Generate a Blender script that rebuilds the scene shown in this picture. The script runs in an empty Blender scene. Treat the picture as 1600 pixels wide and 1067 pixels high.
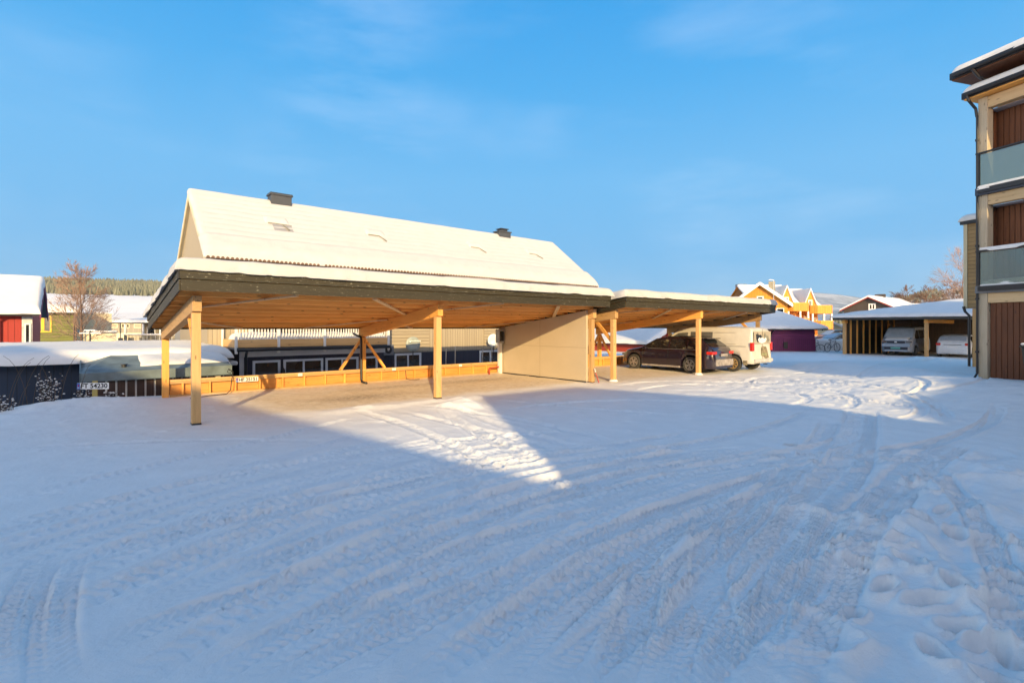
import bpy, bmesh, math, random
import numpy as np
from mathutils import Vector, Matrix, noise as mnoise
random.seed(7)
R = math.radians
SC = bpy.context.scene
COL = SC.collection
CAMH = 1.95
# ---------------------------------------------------------------- materials
def nmat(name):
    m = bpy.data.materials.new(name); m.use_nodes = True
    nt = m.node_tree; b = nt.nodes['Principled BSDF']
    return m, nt, b
def N(nt, t, **kw):
    n = nt.nodes.new(t)
    for k, v in kw.items(): setattr(n, k, v)
    return n
def mathn(nt, op, a, b=None, clamp=False):
    n = N(nt, 'ShaderNodeMath', operation=op, use_clamp=clamp)
    for i, v in enumerate((a, b)):
        if v is None: continue
        if isinstance(v, (int, float)): n.inputs[i].default_value = v
        else: nt.links.new(v, n.inputs[i])
    return n.outputs[0]
def mixc(nt, f, a, b):
    n = N(nt, 'ShaderNodeMix', data_type='RGBA')
    if isinstance(f, (int, float)): n.inputs[0].default_value = f
    else: nt.links.new(f, n.inputs[0])
    for i, v in ((6, a), (7, b)):
        if isinstance(v, tuple): n.inputs[i].default_value = (*v[:3], 1)
        else: nt.links.new(v, n.inputs[i])
    return n.outputs[2]
def coords(nt, scale=(1, 1, 1)):
    tc = N(nt, 'ShaderNodeTexCoord'); mp = N(nt, 'ShaderNodeMapping')
    mp.inputs['Scale'].default_value = scale
    nt.links.new(tc.outputs['Object'], mp.inputs[0]); return mp.outputs[0]
def noisen(nt, vec, scale, detail=4, rough=.55):
    n = N(nt, 'ShaderNodeTexNoise'); n.inputs['Scale'].default_value = scale
    n.inputs['Detail'].default_value = detail; n.inputs['Roughness'].default_value = rough
    nt.links.new(vec, n.inputs['Vector']); return n.outputs['Fac']
def ramp(nt, fac, stops):
    r = N(nt, 'ShaderNodeValToRGB'); els = r.color_ramp.elements
    while len(els) < len(stops): els.new(.5)
    for e, (p, c) in zip(els, stops):
        e.position = p; e.color = (*c, 1) if len(c) == 3 else c
    nt.links.new(fac, r.inputs[0]); return r.outputs[0]
def bumpn(nt, b, h, strength=.3, dist=.02):
    n = N(nt, 'ShaderNodeBump'); n.inputs['Strength'].default_value = strength
    n.inputs['Distance'].default_value = dist
    nt.links.new(h, n.inputs['Height']); nt.links.new(n.outputs[0], b.inputs['Normal'])
def plain(name, c, rough=.6, metal=0, var=.12, scale=3, coat=0):
    m, nt, b = nmat(name)
    v = noisen(nt, coords(nt), scale, 5)
    f = ramp(nt, v, [(.3, (1-var,)*3), (.7, (1+var*.5,)*3)])
    mm = N(nt, 'ShaderNodeMix', data_type='RGBA', blend_type='MULTIPLY')
    mm.inputs[0].default_value = 1; mm.inputs[6].default_value = (*c, 1)
    nt.links.new(f, mm.inputs[7]); nt.links.new(mm.outputs[2], b.inputs['Base Color'])
    b.inputs['Roughness'].default_value = rough; b.inputs['Metallic'].default_value = metal
    b.inputs['Coat Weight'].default_value = coat
    return m
def wood(name, c, c2, axis='z', knots=True, rough=.65):
    """planed timber: long grain along one axis, knots, tone differing along it"""
    m, nt, b = nmat(name)
    s = {'x': (.6, 9, 9), 'y': (9, .6, 9), 'z': (9, 9, .6)}[axis]
    g = noisen(nt, coords(nt, s), 2.2, 8, .65)
    col = ramp(nt, g, [(.28, c2), (.5, c), (.75, tuple(min(1, x*1.12) for x in c))])
    br = noisen(nt, coords(nt), 1.3, 2)
    col = mixc(nt, mathn(nt, 'MULTIPLY', br, .4), col, c2)
    if knots:
        k = {'x': (1.6, 5, 5), 'y': (5, 1.6, 5), 'z': (5, 5, 1.6)}[axis]
        vo = N(nt, 'ShaderNodeTexVoronoi'); vo.inputs['Scale'].default_value = 1.7
        nt.links.new(coords(nt, k), vo.inputs['Vector'])
        kf = ramp(nt, vo.outputs['Distance'], [(.09, (1, 1, 1)), (.16, (0, 0, 0))])
        col = mixc(nt, mathn(nt, 'MULTIPLY', kf, .75), col, tuple(x*.28 for x in c))
    oi = N(nt, 'ShaderNodeObjectInfo'); vv = N(nt, 'ShaderNodeMapRange'); nt.links.new(oi.outputs['Random'], vv.inputs[0]); vv.inputs[3].default_value = .74; vv.inputs[4].default_value = 1.12
    mm = N(nt, 'ShaderNodeVectorMath', operation='SCALE'); nt.links.new(col, mm.inputs[0]); nt.links.new(vv.outputs[0], mm.inputs['Scale']); col = mm.outputs[0]
    nt.links.new(col, b.inputs['Base Color'])
    b.inputs['Roughness'].default_value = rough
    bumpn(nt, b, g, .15, .004)
    return m
def siding(name, c, axis, spacing, rough=.7, var=.18, groove=.07, depth=.012, dark=.35):
    """painted cladding: grooves every `spacing` m along the axis, each board a little different"""
    m, nt, b = nmat(name)
    tc = N(nt, 'ShaderNodeTexCoord'); sp = N(nt, 'ShaderNodeSeparateXYZ')
    nt.links.new(tc.outputs['Object'], sp.inputs[0])
    u = mathn(nt, 'DIVIDE', sp.outputs['XYZ'.index(axis.upper())], spacing)
    fr = mathn(nt, 'FRACT', u); fl = mathn(nt, 'FLOOR', u)
    g = ramp(nt, fr, [(0, (0, 0, 0)), (groove, (1, 1, 1)), (1-groove*.3, (1, 1, 1)), (1, (0, 0, 0))])
    wn = N(nt, 'ShaderNodeTexWhiteNoise', noise_dimensions='1D'); nt.links.new(fl, wn.inputs['W'])
    st = {'x': (14, 14, .7), 'y': (14, 14, .7), 'z': (.7, .7, 14)}[axis]
    gr = noisen(nt, coords(nt, st), 2, 5)
    val = mathn(nt, 'ADD', mathn(nt, 'MULTIPLY', wn.outputs['Value'], var), mathn(nt, 'MULTIPLY', gr, var*1.4))
    hi = tuple(min(1, x*(1+var*.6)) for x in c); lo = tuple(x*(1-var) for x in c)
    col = mixc(nt, mathn(nt, 'MINIMUM', mathn(nt, 'MULTIPLY', val, 1/(var*1.9)), 1), lo, hi)
    col = mixc(nt, g, tuple(x*dark for x in c), col)
    nt.links.new(col, b.inputs['Base Color']); b.inputs['Roughness'].default_value = rough
    bumpn(nt, b, g, 1.0, depth)
    return m
def snowmat(name, dirt=None, grain=18, tone=(.87, .875, .88), bstr=.32):
    m, nt, b = nmat(name)
    vec = coords(nt)
    n1 = noisen(nt, vec, grain, 6, .65); n2 = noisen(nt, vec, 2.3, 4)
    col = ramp(nt, n2, [(.3, tuple(x*.93 for x in tone)), (.7, tone)])
    if dirt:
        at = N(nt, 'ShaderNodeAttribute', attribute_name='dirt')
        dn = noisen(nt, vec, 2.0, 7, .62)
        f = mathn(nt, 'MULTIPLY', at.outputs['Fac'], ramp(nt, dn, [(.2, (.7,)*3), (.55, (1, 1, 1))]), clamp=True)
        dc = ramp(nt, noisen(nt, vec, 5, 6, .7), [(.33, (.60, .51, .37)), (.6, (.80, .72, .58))])
        col = mixc(nt, f, col, dc)
        at2 = N(nt, 'ShaderNodeAttribute', attribute_name='stain')
        f2 = mathn(nt, 'MULTIPLY', at2.outputs['Fac'], ramp(nt, noisen(nt, vec, 9, 6, .7), [(.35, (0, 0, 0)), (.6, (1, 1, 1))]), clamp=True)
        col = mixc(nt, f2, col, (.20, .16, .12))
    nt.links.new(col, b.inputs['Base Color'])
    b.inputs['Roughness'].default_value = .62
    b.inputs['Specular IOR Level'].default_value = .35
    hh = mathn(nt, 'ADD', n1, mathn(nt, 'MULTIPLY', noisen(nt, vec, grain*5, 4, .7), .35))
    bumpn(nt, b, hh, bstr, .02)
    return m
def glass(name, c=(.02, .025, .03), rough=.06, var=0):
    m, nt, b = nmat(name)
    n = noisen(nt, coords(nt), 1.5, 3)
    nt.links.new(ramp(nt, n, [(.35, c), (.65, tuple(x*1.7+.004 for x in c))]), b.inputs['Base Color'])
    b.inputs['Roughness'].default_value = rough; b.inputs['Specular IOR Level'].default_value = .7
    return m
M = {}
M['snow'] = snowmat('snow', grain=14, tone=(.78, .77, .76))
M['ground'] = snowmat('snow_ground', dirt=True, grain=22, bstr=.55)
pc, pc2 = (.90, .45, .11), (.70, .29, .055)
for ax in 'xyz': M['pine_'+ax] = wood('pine_'+ax, pc, pc2, ax)
for ax in 'xyz': M['glulam_'+ax] = wood('glulam_'+ax, (.64, .39, .165), (.50, .28, .10), ax)
M['osb'] = wood('pine_sheet', (.66, .31, .075), (.48, .20, .045), 'x')
for ax in 'xyz': M['paint_'+ax] = wood('fascia_'+ax, (.042, .033, .014), (.022, .019, .009), ax, knots=False)
def scratch_fascia(m):
    nt = m.node_tree; b = nt.nodes['Principled BSDF']
    src = b.inputs['Base Color'].links[0].from_socket
    n = noisen(nt, coords(nt, (3, 3, 9)), 3.2, 5, .75)
    f = ramp(nt, n, [(.60, (0, 0, 0)), (.66, (.7,)*3)])
    nt.links.new(mixc(nt, f, src, (.42, .40, .30)), b.inputs['Base Color'])
for ax in 'xy': scratch_fascia(M['paint_'+ax])
M['panel'] = plain('partition_board', (.50, .42, .30), .75, var=.06, scale=1.2)
M['dark_metal'] = plain('dark_metal', (.025, .027, .032), .4, .3)
M['black'] = plain('black_rubber', (.02, .02, .02), .7)
M['white_paint'] = plain('white_paint', (.74, .73, .70), .5, var=.06)
M['blue_white'] = plain('pale_window_frame', (.55, .58, .62), .5, var=.06)
M['steel'] = plain('galvanised_steel', (.45, .46, .47), .4, .7)
M['glass'] = glass('window_glass', (.012, .014, .016))
M['glass2'] = glass('grey_glass', (.10, .10, .10))
M['concrete'] = plain('concrete', (.42, .40, .37), .85, var=.2, scale=6)
M['beige_v'] = siding('beige_cladding_upright', (.36, .30, .205), 'x', .15, groove=.1)
M['beige_h'] = siding('beige_cladding_level', (.36, .30, .205), 'z', .16, groove=.1)
M['navy_v'] = siding('navy_cladding', (.018, .022, .042), 'x', .17, groove=.12, dark=.3)
M['slate'] = plain('slate_paint', (.16, .17, .19), .6)
M['garage_blue'] = siding('garage_cladding', (.016, .030, .060), 'x', .195, groove=.08, dark=.25)
M['shed_felt'] = plain('shed_roof_felt', (.15, .20, .22), .7, var=.35, scale=2.5)
M['brown'] = wood('brown_slat', (.055, .026, .018), (.03, .015, .011), 'z', knots=False)
M['brown_board'] = wood('brown_stained_board', (.165, .055, .019), (.065, .022, .009), 'z')
M['red'] = siding('red_cladding', (.33, .028, .018), 'x', .2, groove=.09)
M['red_h'] = siding('red_cladding_level', (.36, .045, .022), 'z', .16, groove=.12)
M['green'] = siding('green_cladding', (.125, .135, .03), 'z', .22, groove=.1, var=.3)
M['green_trim'] = plain('green_trim', (.06, .11, .035))
M['yellow'] = plain('yellow_trim', (.72, .46, .03))
M['cream'] = plain('cream_render', (.62, .55, .38), .8, var=.12, scale=1)
M['greybrown'] = siding('grey_brown_cladding', (.26, .235, .18), 'x', .3, groove=.06)
M['orange'] = siding('orange_cladding', (.62, .225, .02), 'x', .3, groove=.07)
M['orange_rail'] = siding('orange_rail_boards', (.64, .24, .03), 'x', .22, groove=.12)
M['plum_v'] = siding('plum_upright_boards', (.16, .02, .085), 'x', .16, groove=.2, dark=.3)
M['plum_h'] = siding('plum_level_boards', (.17, .026, .095), 'z', .2, groove=.12, dark=.35)
M['barn'] = siding('weathered_cladding', (.055, .042, .035), 'x', .2, groove=.1)
M['red_trim'] = plain('red_trim', (.26, .02, .015))
M['box_siding'] = siding('tan_cladding', (.34, .225, .10), 'z', .15, groove=.1)
M['slab_blue'] = plain('slab_edge_paint', (.035, .05, .085), .5)
M['grey_stone'] = plain('chimney_stone', (.22, .21, .17), .8, var=.3, scale=4)
M['chimney'] = plain('chimney_sheet', (.05, .055, .065), .5, .2)
M['chrome'] = plain('alloy', (.45, .45, .46), .3, .8)
M['plum_car'] = plain('dark_purple_car_paint', (.020, .013, .026), .22, .2, coat=.8)
M['van_beige'] = plain('salt_stained_white_paint', (.64, .60, .52), .4, var=.16, scale=1.6, coat=.2)
M['silver'] = plain('frosted_silver_paint', (.30, .35, .42), .4, .2, var=.2)
M['white_car'] = plain('white_car_paint', (.66, .68, .70), .35, coat=.4)
M['grey_car'] = plain('grey_car_paint', (.20, .24, .27), .35, coat=.4)
M['black_car'] = plain('black_car_paint', (.02, .02, .022), .3, coat=.5)
M['salt'] = plain('salt_grime', (.34, .31, .30), .7, var=.45, scale=7)
M['light_red'] = plain('tail_light_red', (.55, .02, .015), .25)
M['plate'] = plain('plate_white', (.78, .78, .76), .5, var=.04)
M['plate_blue'] = plain('plate_blue', (.03, .12, .45), .5)
M['ink'] = plain('plate_ink', (.012, .012, .014), .5)
M['dish'] = plain('dish_grey', (.30, .34, .31), .45)
M['dish_white'] = plain('dish_white', (.74, .75, .74), .45)
M['frost'] = plain('frosted_glass', (.40, .46, .46), .25, var=.1, scale=1)
M['frost_warm'] = plain('snowy_glass', (.48, .40, .24), .3, var=.25, scale=2)
M['bark'] = plain('brown_bark', (.14, .085, .06), .85, var=.3, scale=8)
M['twig'] = plain('frosty_twig', (.26, .17, .12), .9, var=.2)
M['stem'] = plain('dry_stem', (.075, .06, .055), .9)
M['conifer'] = plain('snowy_conifer', (.14, .15, .105), .95, var=.5, scale=.02)
M['bin'] = plain('bin_plastic', (.03, .035, .03), .5)
M['redplastic'] = plain('red_plastic', (.45, .04, .03), .5)
# ---------------------------------------------------------------- mesh helper
class MB:
    def __init__(s): s.v = []; s.f = []; s.m = []
    def add(s, vs, fs, mi=0):
        o = len(s.v); s.v += [tuple(v) for v in vs]; s.f += [tuple(i+o for i in f) for f in fs]; s.m += [mi]*len(fs); return s
    def box(s, x0, y0, z0, x1, y1, z1, mi=0):
        x0, x1 = min(x0, x1), max(x0, x1); y0, y1 = min(y0, y1), max(y0, y1); z0, z1 = min(z0, z1), max(z0, z1)
        return s.add([(x0,y0,z0),(x1,y0,z0),(x1,y1,z0),(x0,y1,z0),(x0,y0,z1),(x1,y0,z1),(x1,y1,z1),(x0,y1,z1)],
              [(0,3,2,1),(4,5,6,7),(0,1,5,4),(1,2,6,5),(2,3,7,6),(3,0,4,7)], mi)
    def bar(s, p, q, w, h, mi=0, up=(0, 0, 1)):
        p, q = Vector(p), Vector(q); d = (q-p).normalized(); up = Vector(up)
        r = d.cross(up)
        if r.length < 1e-4: r = d.cross(Vector((1, 0, 0)))
        r.normalize(); u = r.cross(d).normalized(); r *= w/2; u *= h/2
        vs = [a+sx*r+sz*u for a in (p, q) for sx, sz in ((-1,-1),(1,-1),(1,1),(-1,1))]
        return s.add(vs, [(0,1,2,3),(7,6,5,4),(0,4,5,1),(1,5,6,2),(2,6,7,3),(3,7,4,0)], mi)
    def prism(s, poly, e, mi=0):
        """planar polygon (3D points) pushed along vector e"""
        n = len(poly); a = [Vector(p) for p in poly]; e = Vector(e); b = [p+e for p in a]
        nrm = Vector((0, 0, 0))
        for i in range(n): nrm += a[i].cross(a[(i+1) % n])
        fl = nrm.dot(e) > 0
        fs = [tuple(range(n)), tuple(range(2*n-1, n-1, -1))] + [(i, i+n, (i+1) % n+n, (i+1) % n) for i in range(n)]
        if fl: fs = [tuple(reversed(f)) for f in fs]
        return s.add(a+b, fs, mi)
    def tube(s, pts, r, n=8, mi=0, r1=None, cap=True):
        pts = [Vector(p) for p in pts]; k = len(pts); rings = []
        prev = None
        for i, p in enumerate(pts):
            d = (pts[min(i+1, k-1)]-pts[max(i-1, 0)]).normalized()
            a = prev if prev is not None else (Vector((0, 0, 1)) if abs(d.z) < .9 else Vector((1, 0, 0)))
            x = d.cross(a).normalized(); y = x.cross(d).normalized(); prev = y
            rr = r if r1 is None else r+(r1-r)*i/(k-1)
            rings.append([p+rr*(math.cos(2*math.pi*j/n)*x+math.sin(2*math.pi*j/n)*y) for j in range(n)])
        vs = [v for g in rings for v in g]
        fs = [(i*n+j, i*n+(j+1) % n, (i+1)*n+(j+1) % n, (i+1)*n+j) for i in range(k-1) for j in range(n)]
        if cap: fs += [tuple(range(n-1, -1, -1)), tuple((k-1)*n+j for j in range(n))]
        return s.add(vs, fs, mi)
    def lathe(s, prof, c, axis='z', n=24, mi=0):
        """profile of (radius, height) turned round an axis through c"""
        vs = []; c = Vector(c)
        for r, h in prof:
            for j in range(n):
                a = 2*math.pi*j/n; p = (r*math.cos(a), r*math.sin(a), h)
                if axis == 'y': p = (p[0], p[2], p[1])
                elif axis == 'x': p = (p[2], p[0], p[1])
                vs.append(c+Vector(p))
        k = len(prof)
        fs = [(i*n+j, i*n+(j+1) % n, (i+1)*n+(j+1) % n, (i+1)*n+j) for i in range(k-1) for j in range(n)]
        fs += [tuple(range(n-1, -1, -1)), tuple((k-1)*n+j for j in range(n))]
        return s.add(vs, fs, mi)
    def build(s, name, mats, parent=None, bevel=0, smooth=False, loc=None, rotz=0):
        me = bpy.data.meshes.new(name)
        me.from_pydata(s.v, [], s.f)
        if not isinstance(mats, (list, tuple)): mats = [mats]
        for m in mats: me.materials.append(M[m] if isinstance(m, str) else m)
        me.polygons.foreach_set('material_index', s.m)
        bm = bmesh.new(); bm.from_mesh(me); bmesh.ops.recalc_face_normals(bm, faces=bm.faces); bm.to_mesh(me); bm.free()
        if smooth: me.polygons.foreach_set('use_smooth', [True]*len(me.polygons))
        me.update()
        o = bpy.data.objects.new(name, me); COL.objects.link(o)
        if parent is not None: o.parent = parent
        if loc is not None: o.location = loc
        if rotz: o.rotation_euler = (0, 0, rotz)
        if bevel:
            b = o.modifiers.new('bevel', 'BEVEL'); b.width = bevel; b.segments = 1; b.limit_method = 'ANGLE'
        return o
def tag(o, label=None, cat=None, group=None, kind=None):
    if label: o['label'] = label
    if cat: o['category'] = cat
    if group: o['group'] = group
    if kind: o['kind'] = kind
    return o
def thing(name, label, cat, loc=(0, 0, 0), rz=0, group=None):
    o = bpy.data.objects.new(name, None); COL.objects.link(o); o.empty_display_size = .3
    o.location = loc; o.rotation_euler = (0, 0, rz)
    return tag(o, label, cat, group)
def kids(o): return [c for c in bpy.data.objects if c.parent == o]
def dup(o, loc=None, rz=None, label=None, parent=None):
    c = o.copy(); COL.objects.link(c)
    if parent is not None: c.parent = parent
    if loc is not None: c.location = loc
    if rz is not None: c.rotation_euler = (0, 0, rz)
    if label: c['label'] = label
    for k in kids(o): dup(k, parent=c)
    return c
def fbm(x, y, sc=1., oc=4, seed=0.):
    """cheap value-noise on numpy arrays"""
    x = np.asarray(x, float); y = np.asarray(y, float)
    tot = np.zeros(np.broadcast(x, y).shape); amp = 1.; nn = 0.
    for o in range(oc):
        X = x*sc+seed*7.3+o*17.7; Y = y*sc-seed*3.1+o*9.2
        xi = np.floor(X).astype(np.int64); yi = np.floor(Y).astype(np.int64); fx = X-xi; fy = Y-yi
        fx = fx*fx*(3-2*fx); fy = fy*fy*(3-2*fy)
        def hsh(a, b):
            h = (a*374761393+b*668265263) & 0xffffffff
            h = ((h ^ (h >> 13))*1274126177) & 0xffffffff
            return ((h ^ (h >> 16)) & 0xffff)/65535.
        v = (hsh(xi, yi)*(1-fx)+hsh(xi+1, yi)*fx)*(1-fy)+(hsh(xi, yi+1)*(1-fx)+hsh(xi+1, yi+1)*fx)*fy
        tot += (v-.5)*amp; nn += amp; amp *= .5; sc *= 2.03
    return tot/nn*2
def sstep(a, b, x):
    t = np.clip((x-a)/(b-a), 0, 1); return t*t*(3-2*t)
def snow_cap(lx, ly, z00, zy, thick=.15, over=.05, rough=.03, seed=0, edge=.16, cell=.12, zx=0, droop=.05, ripple=0, under=.02, shape=None):
    """rounded blanket of snow on a rectangular roof plane: x 0..lx, y 0..ly, height z00 + zx*x + zy*y"""
    nx = max(8, int((lx+2*over)/cell)); ny = max(8, int((ly+2*over)/cell))
    def spaced(L, n):
        t = np.linspace(0, 1, n+1); e = min(.45, edge/(L))
        e1 = np.array([0, .03, .1, .22, .4, .65, 1])*e
        mid = np.linspace(e, 1-e, n+1)[1:-1]
        return np.concatenate([e1, mid, (1-e1)[::-1]])*L-over*0
    xs = spaced(lx+2*over, nx)-over; ys = spaced(ly+2*over, ny)-over
    X, Y = np.meshgrid(xs, ys, indexing='ij')
    wob = fbm(X, Y, 1.2, 4, seed)*rough
    # wobble the outline
    dx0 = X+over; dx1 = lx+over-X; dy0 = Y+over; dy1 = ly+over-Y
    def prof(d): t = np.clip(d/edge, 0, 1); return np.sqrt(np.clip(1-(1-t)**2, 0, 1))
    h = thick*prof(dx0)**.9*prof(dx1)**.9*prof(dy0)**.9*prof(dy1)**.9
    inner = np.minimum(np.minimum(dx0, dx1), np.minimum(dy0, dy1))
    h = h*(1+wob/thick*np.clip(inner/edge, .3, 1))
    ow = fbm(X, Y, 1.7, 4, seed+5)*rough*1.6
    kx = np.clip(1-np.minimum(dx0, dx1)/edge, 0, 1); ky = np.clip(1-np.minimum(dy0, dy1)/edge, 0, 1)
    sx = np.where(dx0 < dx1, -1, 1); sy = np.where(dy0 < dy1, -1, 1)
    PX = X+sx*kx*ow; PY = Y+sy*ky*ow
    out = np.clip(np.maximum(np.maximum(-PX, PX-lx), np.maximum(-PY, PY-ly)), 0, over)
    if shape is not None: h = h*shape(X, Y)
    Z = z00+zx*X+zy*Y+h+under - droop*out/max(over, 1e-3)*(1-h/max(thick, 1e-3))
    if ripple: Z = Z+ripple*(.35+.9*np.clip(fbm(X, Y, .35, 3, seed+2)+.3, 0, 1))*np.sin(Y*2*math.pi/.33+fbm(X, Y, .5, 2, seed)*2)*np.clip(inner/.5, 0, 1)
    n0, n1 = X.shape
    vs = np.stack([PX, PY, Z], -1).reshape(-1, 3)
    B = np.stack([PX, PY, z00+zx*X+zy*Y-droop*out/max(over, 1e-3)+.004+0*Z], -1).reshape(-1, 3)
    idx = np.arange(n0*n1).reshape(n0, n1)
    top = np.stack([idx[:-1,:-1], idx[1:,:-1], idx[1:,1:], idx[:-1,1:]], -1).reshape(-1, 4)
    off = n0*n1
    bot = (top[:, ::-1]+off)
    rim = []
    for a in (idx[:,0], idx[-1,:], idx[::-1,-1], idx[0,::-1]):
        for i in range(len(a)-1): rim.append((a[i], a[i]+off, a[i+1]+off, a[i+1]))
    mb = MB(); mb.add([tuple(v) for v in np.concatenate([vs, B]).tolist()], [tuple(f) for f in top.tolist()]+[tuple(f) for f in bot.tolist()]+[tuple(int(q) for q in f) for f in rim])
    return mb
def text_mesh(name, body, size, mat, parent, loc, rot=(R(90), 0, 0), bold=.0):
    cu = bpy.data.curves.new(name, 'FONT'); cu.body = body; cu.size = size; cu.align_x = 'CENTER'; cu.align_y = 'CENTER'
    cu.extrude = .0015; cu.offset = bold
    t = bpy.data.objects.new(name+'_src', cu); COL.objects.link(t)
    dg = bpy.context.evaluated_depsgraph_get(); dg.update()
    me = bpy.data.meshes.new_from_object(t.evaluated_get(dg)); me.name = name
    bpy.data.objects.remove(t); me.materials.clear(); me.materials.append(M[mat])
    o = bpy.data.objects.new(name, me); COL.objects.link(o); o.parent = parent; o.location = loc; o.rotation_euler = rot
    return o
def window(parent, cx, z0, w, h, face, normal='-y', frame='white_paint', pane='glass', bars=0, fw=.07, name='window', cross=0, proud=.05):
    """frame (part) with its pane (sub-part) set on a wall; face = coordinate of the wall plane"""
    def P(mb, a0, b0, a1, b1, d0, d1):
        if normal == '-y': mb.box(a0, face-d1, b0, a1, face-d0, b1)
        elif normal == '+y': mb.box(a0, face+d0, b0, a1, face+d1, b1)
        elif normal == '-x': mb.box(face-d1, a0, b0, face-d0, a1, b1)
        else: mb.box(face+d0, a0, b0, face+d1, a1, b1)
    f = MB(); x0 = cx-w/2; x1 = cx+w/2
    P(f, x0, z0, x0+fw, z0+h, -.01, proud); P(f, x1-fw, z0, x1, z0+h, -.01, proud)
    P(f, x0+fw, z0+h-fw, x1-fw, z0+h, -.01, proud-.003); P(f, x0+fw, z0, x1-fw, z0+fw, -.01, proud-.003)
    for i in range(bars):
        xb = x0+w*(i+1)/(bars+1); P(f, xb-fw*.4, z0+fw, xb+fw*.4, z0+h-fw, -.01, proud-.006)
    if cross: P(f, x0+fw, z0+h*cross-fw*.3, x1-fw, z0+h*cross+fw*.3, -.01, proud-.009)
    fo = f.build(name, frame, parent)
    g = MB(); P(g, x0+fw*.6, z0+fw*.6, x1-fw*.6, z0+h-fw*.6, 0, proud*.3); g.build('pane', pane, fo)
    return fo
# ---------------------------------------------------------------- frame of the near carport
ANG = R(40); P1 = Vector((-6.42, 10.4, 0))
U = Vector((math.cos(ANG), math.sin(ANG), 0)); V = Vector((-math.sin(ANG), math.cos(ANG), 0))
def UV(u, v, z=0): p = P1+U*u+V*v; return Vector((p.x, p.y, z))
ANG2 = R(38.5); P4 = Vector((3.66, 18.5, 0))
def gnd(px, py, h=0.):
    y = 800*(CAMH-h)/(py-511); return ((px-800)/800*y, y)
# ---------------------------------------------------------------- ground
def base_height(x, y):
    x = np.asarray(x, float); y = np.asarray(y, float)
    u = (x-P1.x)*U.x+(y-P1.y)*U.y; v = (x-P1.x)*V.x+(y-P1.y)*V.y
    h = fbm(x, y, .18, 3, 1)*.05*sstep(.5, 4, np.hypot(x, y))
    dist = (18.6-.3*y)-x
    h = h+.42*(1-sstep(.3, 6.0, dist))*(1-sstep(22, 30, y))*np.maximum(1-sstep(15.5, 19.5, y), sstep(12.6, 15.0, x))
    # the yards behind the two carports lie lower
    edge = 5.55-.25*sstep(-1, -3.5, u)+.18*fbm(u, u*0, .7, 3, 4)*sstep(0, -1, u)
    lo = sstep(0, 1, (v-edge)/.7)*(1-sstep(24.3, 26.5, u))
    lo = lo*(1-sstep(40, 62, y))
    bank = .06*np.exp(-((v-4.7)/.5)**2)*sstep(0, -.9, u)+.06*sstep(-.3, -1.6, u)*np.exp(-((v-4.6)/.8)**2)*sstep(-3.6, -1.6, u)
    bank = bank-.25*sstep(-2.3, -4.0, u)*sstep(3, 5, v)
    bank = bank+(.10*fbm(x, y, 1.1, 4, 71)+.03)*np.exp(-((v-4.4)/1.1)**2)*sstep(.2, -.8, u)
    flat = 1-sstep(-.2, .6, v)*sstep(-.3, .4, u)*(1-sstep(11.6, 12.4, u))*.8
    return h*flat+bank*(1-.9*lo)-1.3*lo
TR = []   # wheel ruts (three pixels of the photo's ground, width, depth, tread)
def arc3(p, q, r):
    ax, ay = p; bx, by = q; cx, cy = r
    d = 2*(ax*(by-cy)+bx*(cy-ay)+cx*(ay-by))
    if abs(d) < 1e-6: d = 1e-6
    ux = ((ax*ax+ay*ay)*(by-cy)+(bx*bx+by*by)*(cy-ay)+(cx*cx+cy*cy)*(ay-by))/d
    uy = ((ax*ax+ay*ay)*(cx-bx)+(bx*bx+by*by)*(ax-cx)+(cx*cx+cy*cy)*(bx-ax))/d
    return ux, uy, math.hypot(ax-ux, ay-uy)
def rut(a, b, c, w=.24, d=.03, tread=1, kind=0): TR.append((gnd(*a), gnd(*b), gnd(*c), w, d, tread, kind))
def pair(a, b, c, w=.24, d=.03, tread=1, gap=1.55, kind=0):
    A, B, C = gnd(*a), gnd(*b), gnd(*c); cx, cy, r = arc3(A, B, C)
    for s in (0, gap):
        k = (r+s)/r
        TR.append((*[(cx+(p[0]-cx)*k, cy+(p[1]-cy)*k) for p in (A, B, C)], w, d, tread, kind))
# straight wide lane on the right
rut((1345,640), (1268,800), (1010,1067), .62, .04, 1, 1); rut((1500,690), (1370,800), (1200,1067), .5, .03, 1, 1)
rut((1300,655), (1190,790), (860,1067), .34, .035, 1)
pair((1250,735), (900,850), (420,1067), .26, .04, 1); pair((1230,700), (800,800), (130,1010), .24, .03, 1)
pair((60,890), (420,790), (980,700), .24, .03, 2); pair((1290,760), (1060,830), (760,1067), .28, .045, 1)
rut((1200,830), (1090,930), (1040,1067), .26, .045, 1); rut((1010,840), (1000,940), (960,1067), .26, .045, 1)
rut((1120,780), (1110,900), (1150,1067), .26, .035, 1); rut((0,780), (250,725), (560,650), .24, .025, 2)
rut((0,1000), (300,870), (700,770), .3, .035, 2); rut((0,700), (200,690), (520,690), .24, .02, 1)
rut((30,1067), (40,930), (80,860), .26, .03, 1); rut((90,1067), (85,950), (110,870), .26, .03, 1)
rut((640,1067), (900,900), (1160,760), .26, .045, 2); rut((300,1067), (620,900), (1000,790), .25, .03, 1)
rut((200,1067), (520,880), (900,740), .28, .03, 2); rut((600,700), (690,720), (690,820), .26, .02, 1)
for i_ in range(17):
    a_ = -40+i_*62; rut((a_-260, 900+i_*9), (a_+200, 790-i_*2), (a_+620+i_*6, 672+i_*3), .20+.03*(i_ % 3), .018+.004*(i_ % 2), 1+(i_ % 2))
for i_ in range(6): rut((340+i_*170, 1066), (560+i_*130, 960-i_*10), (860+i_*80, 850-i_*12), .22, .02, 1)
rut((1440,720), (1560,900), (1590,1060), .24, .03, 1)
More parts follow.
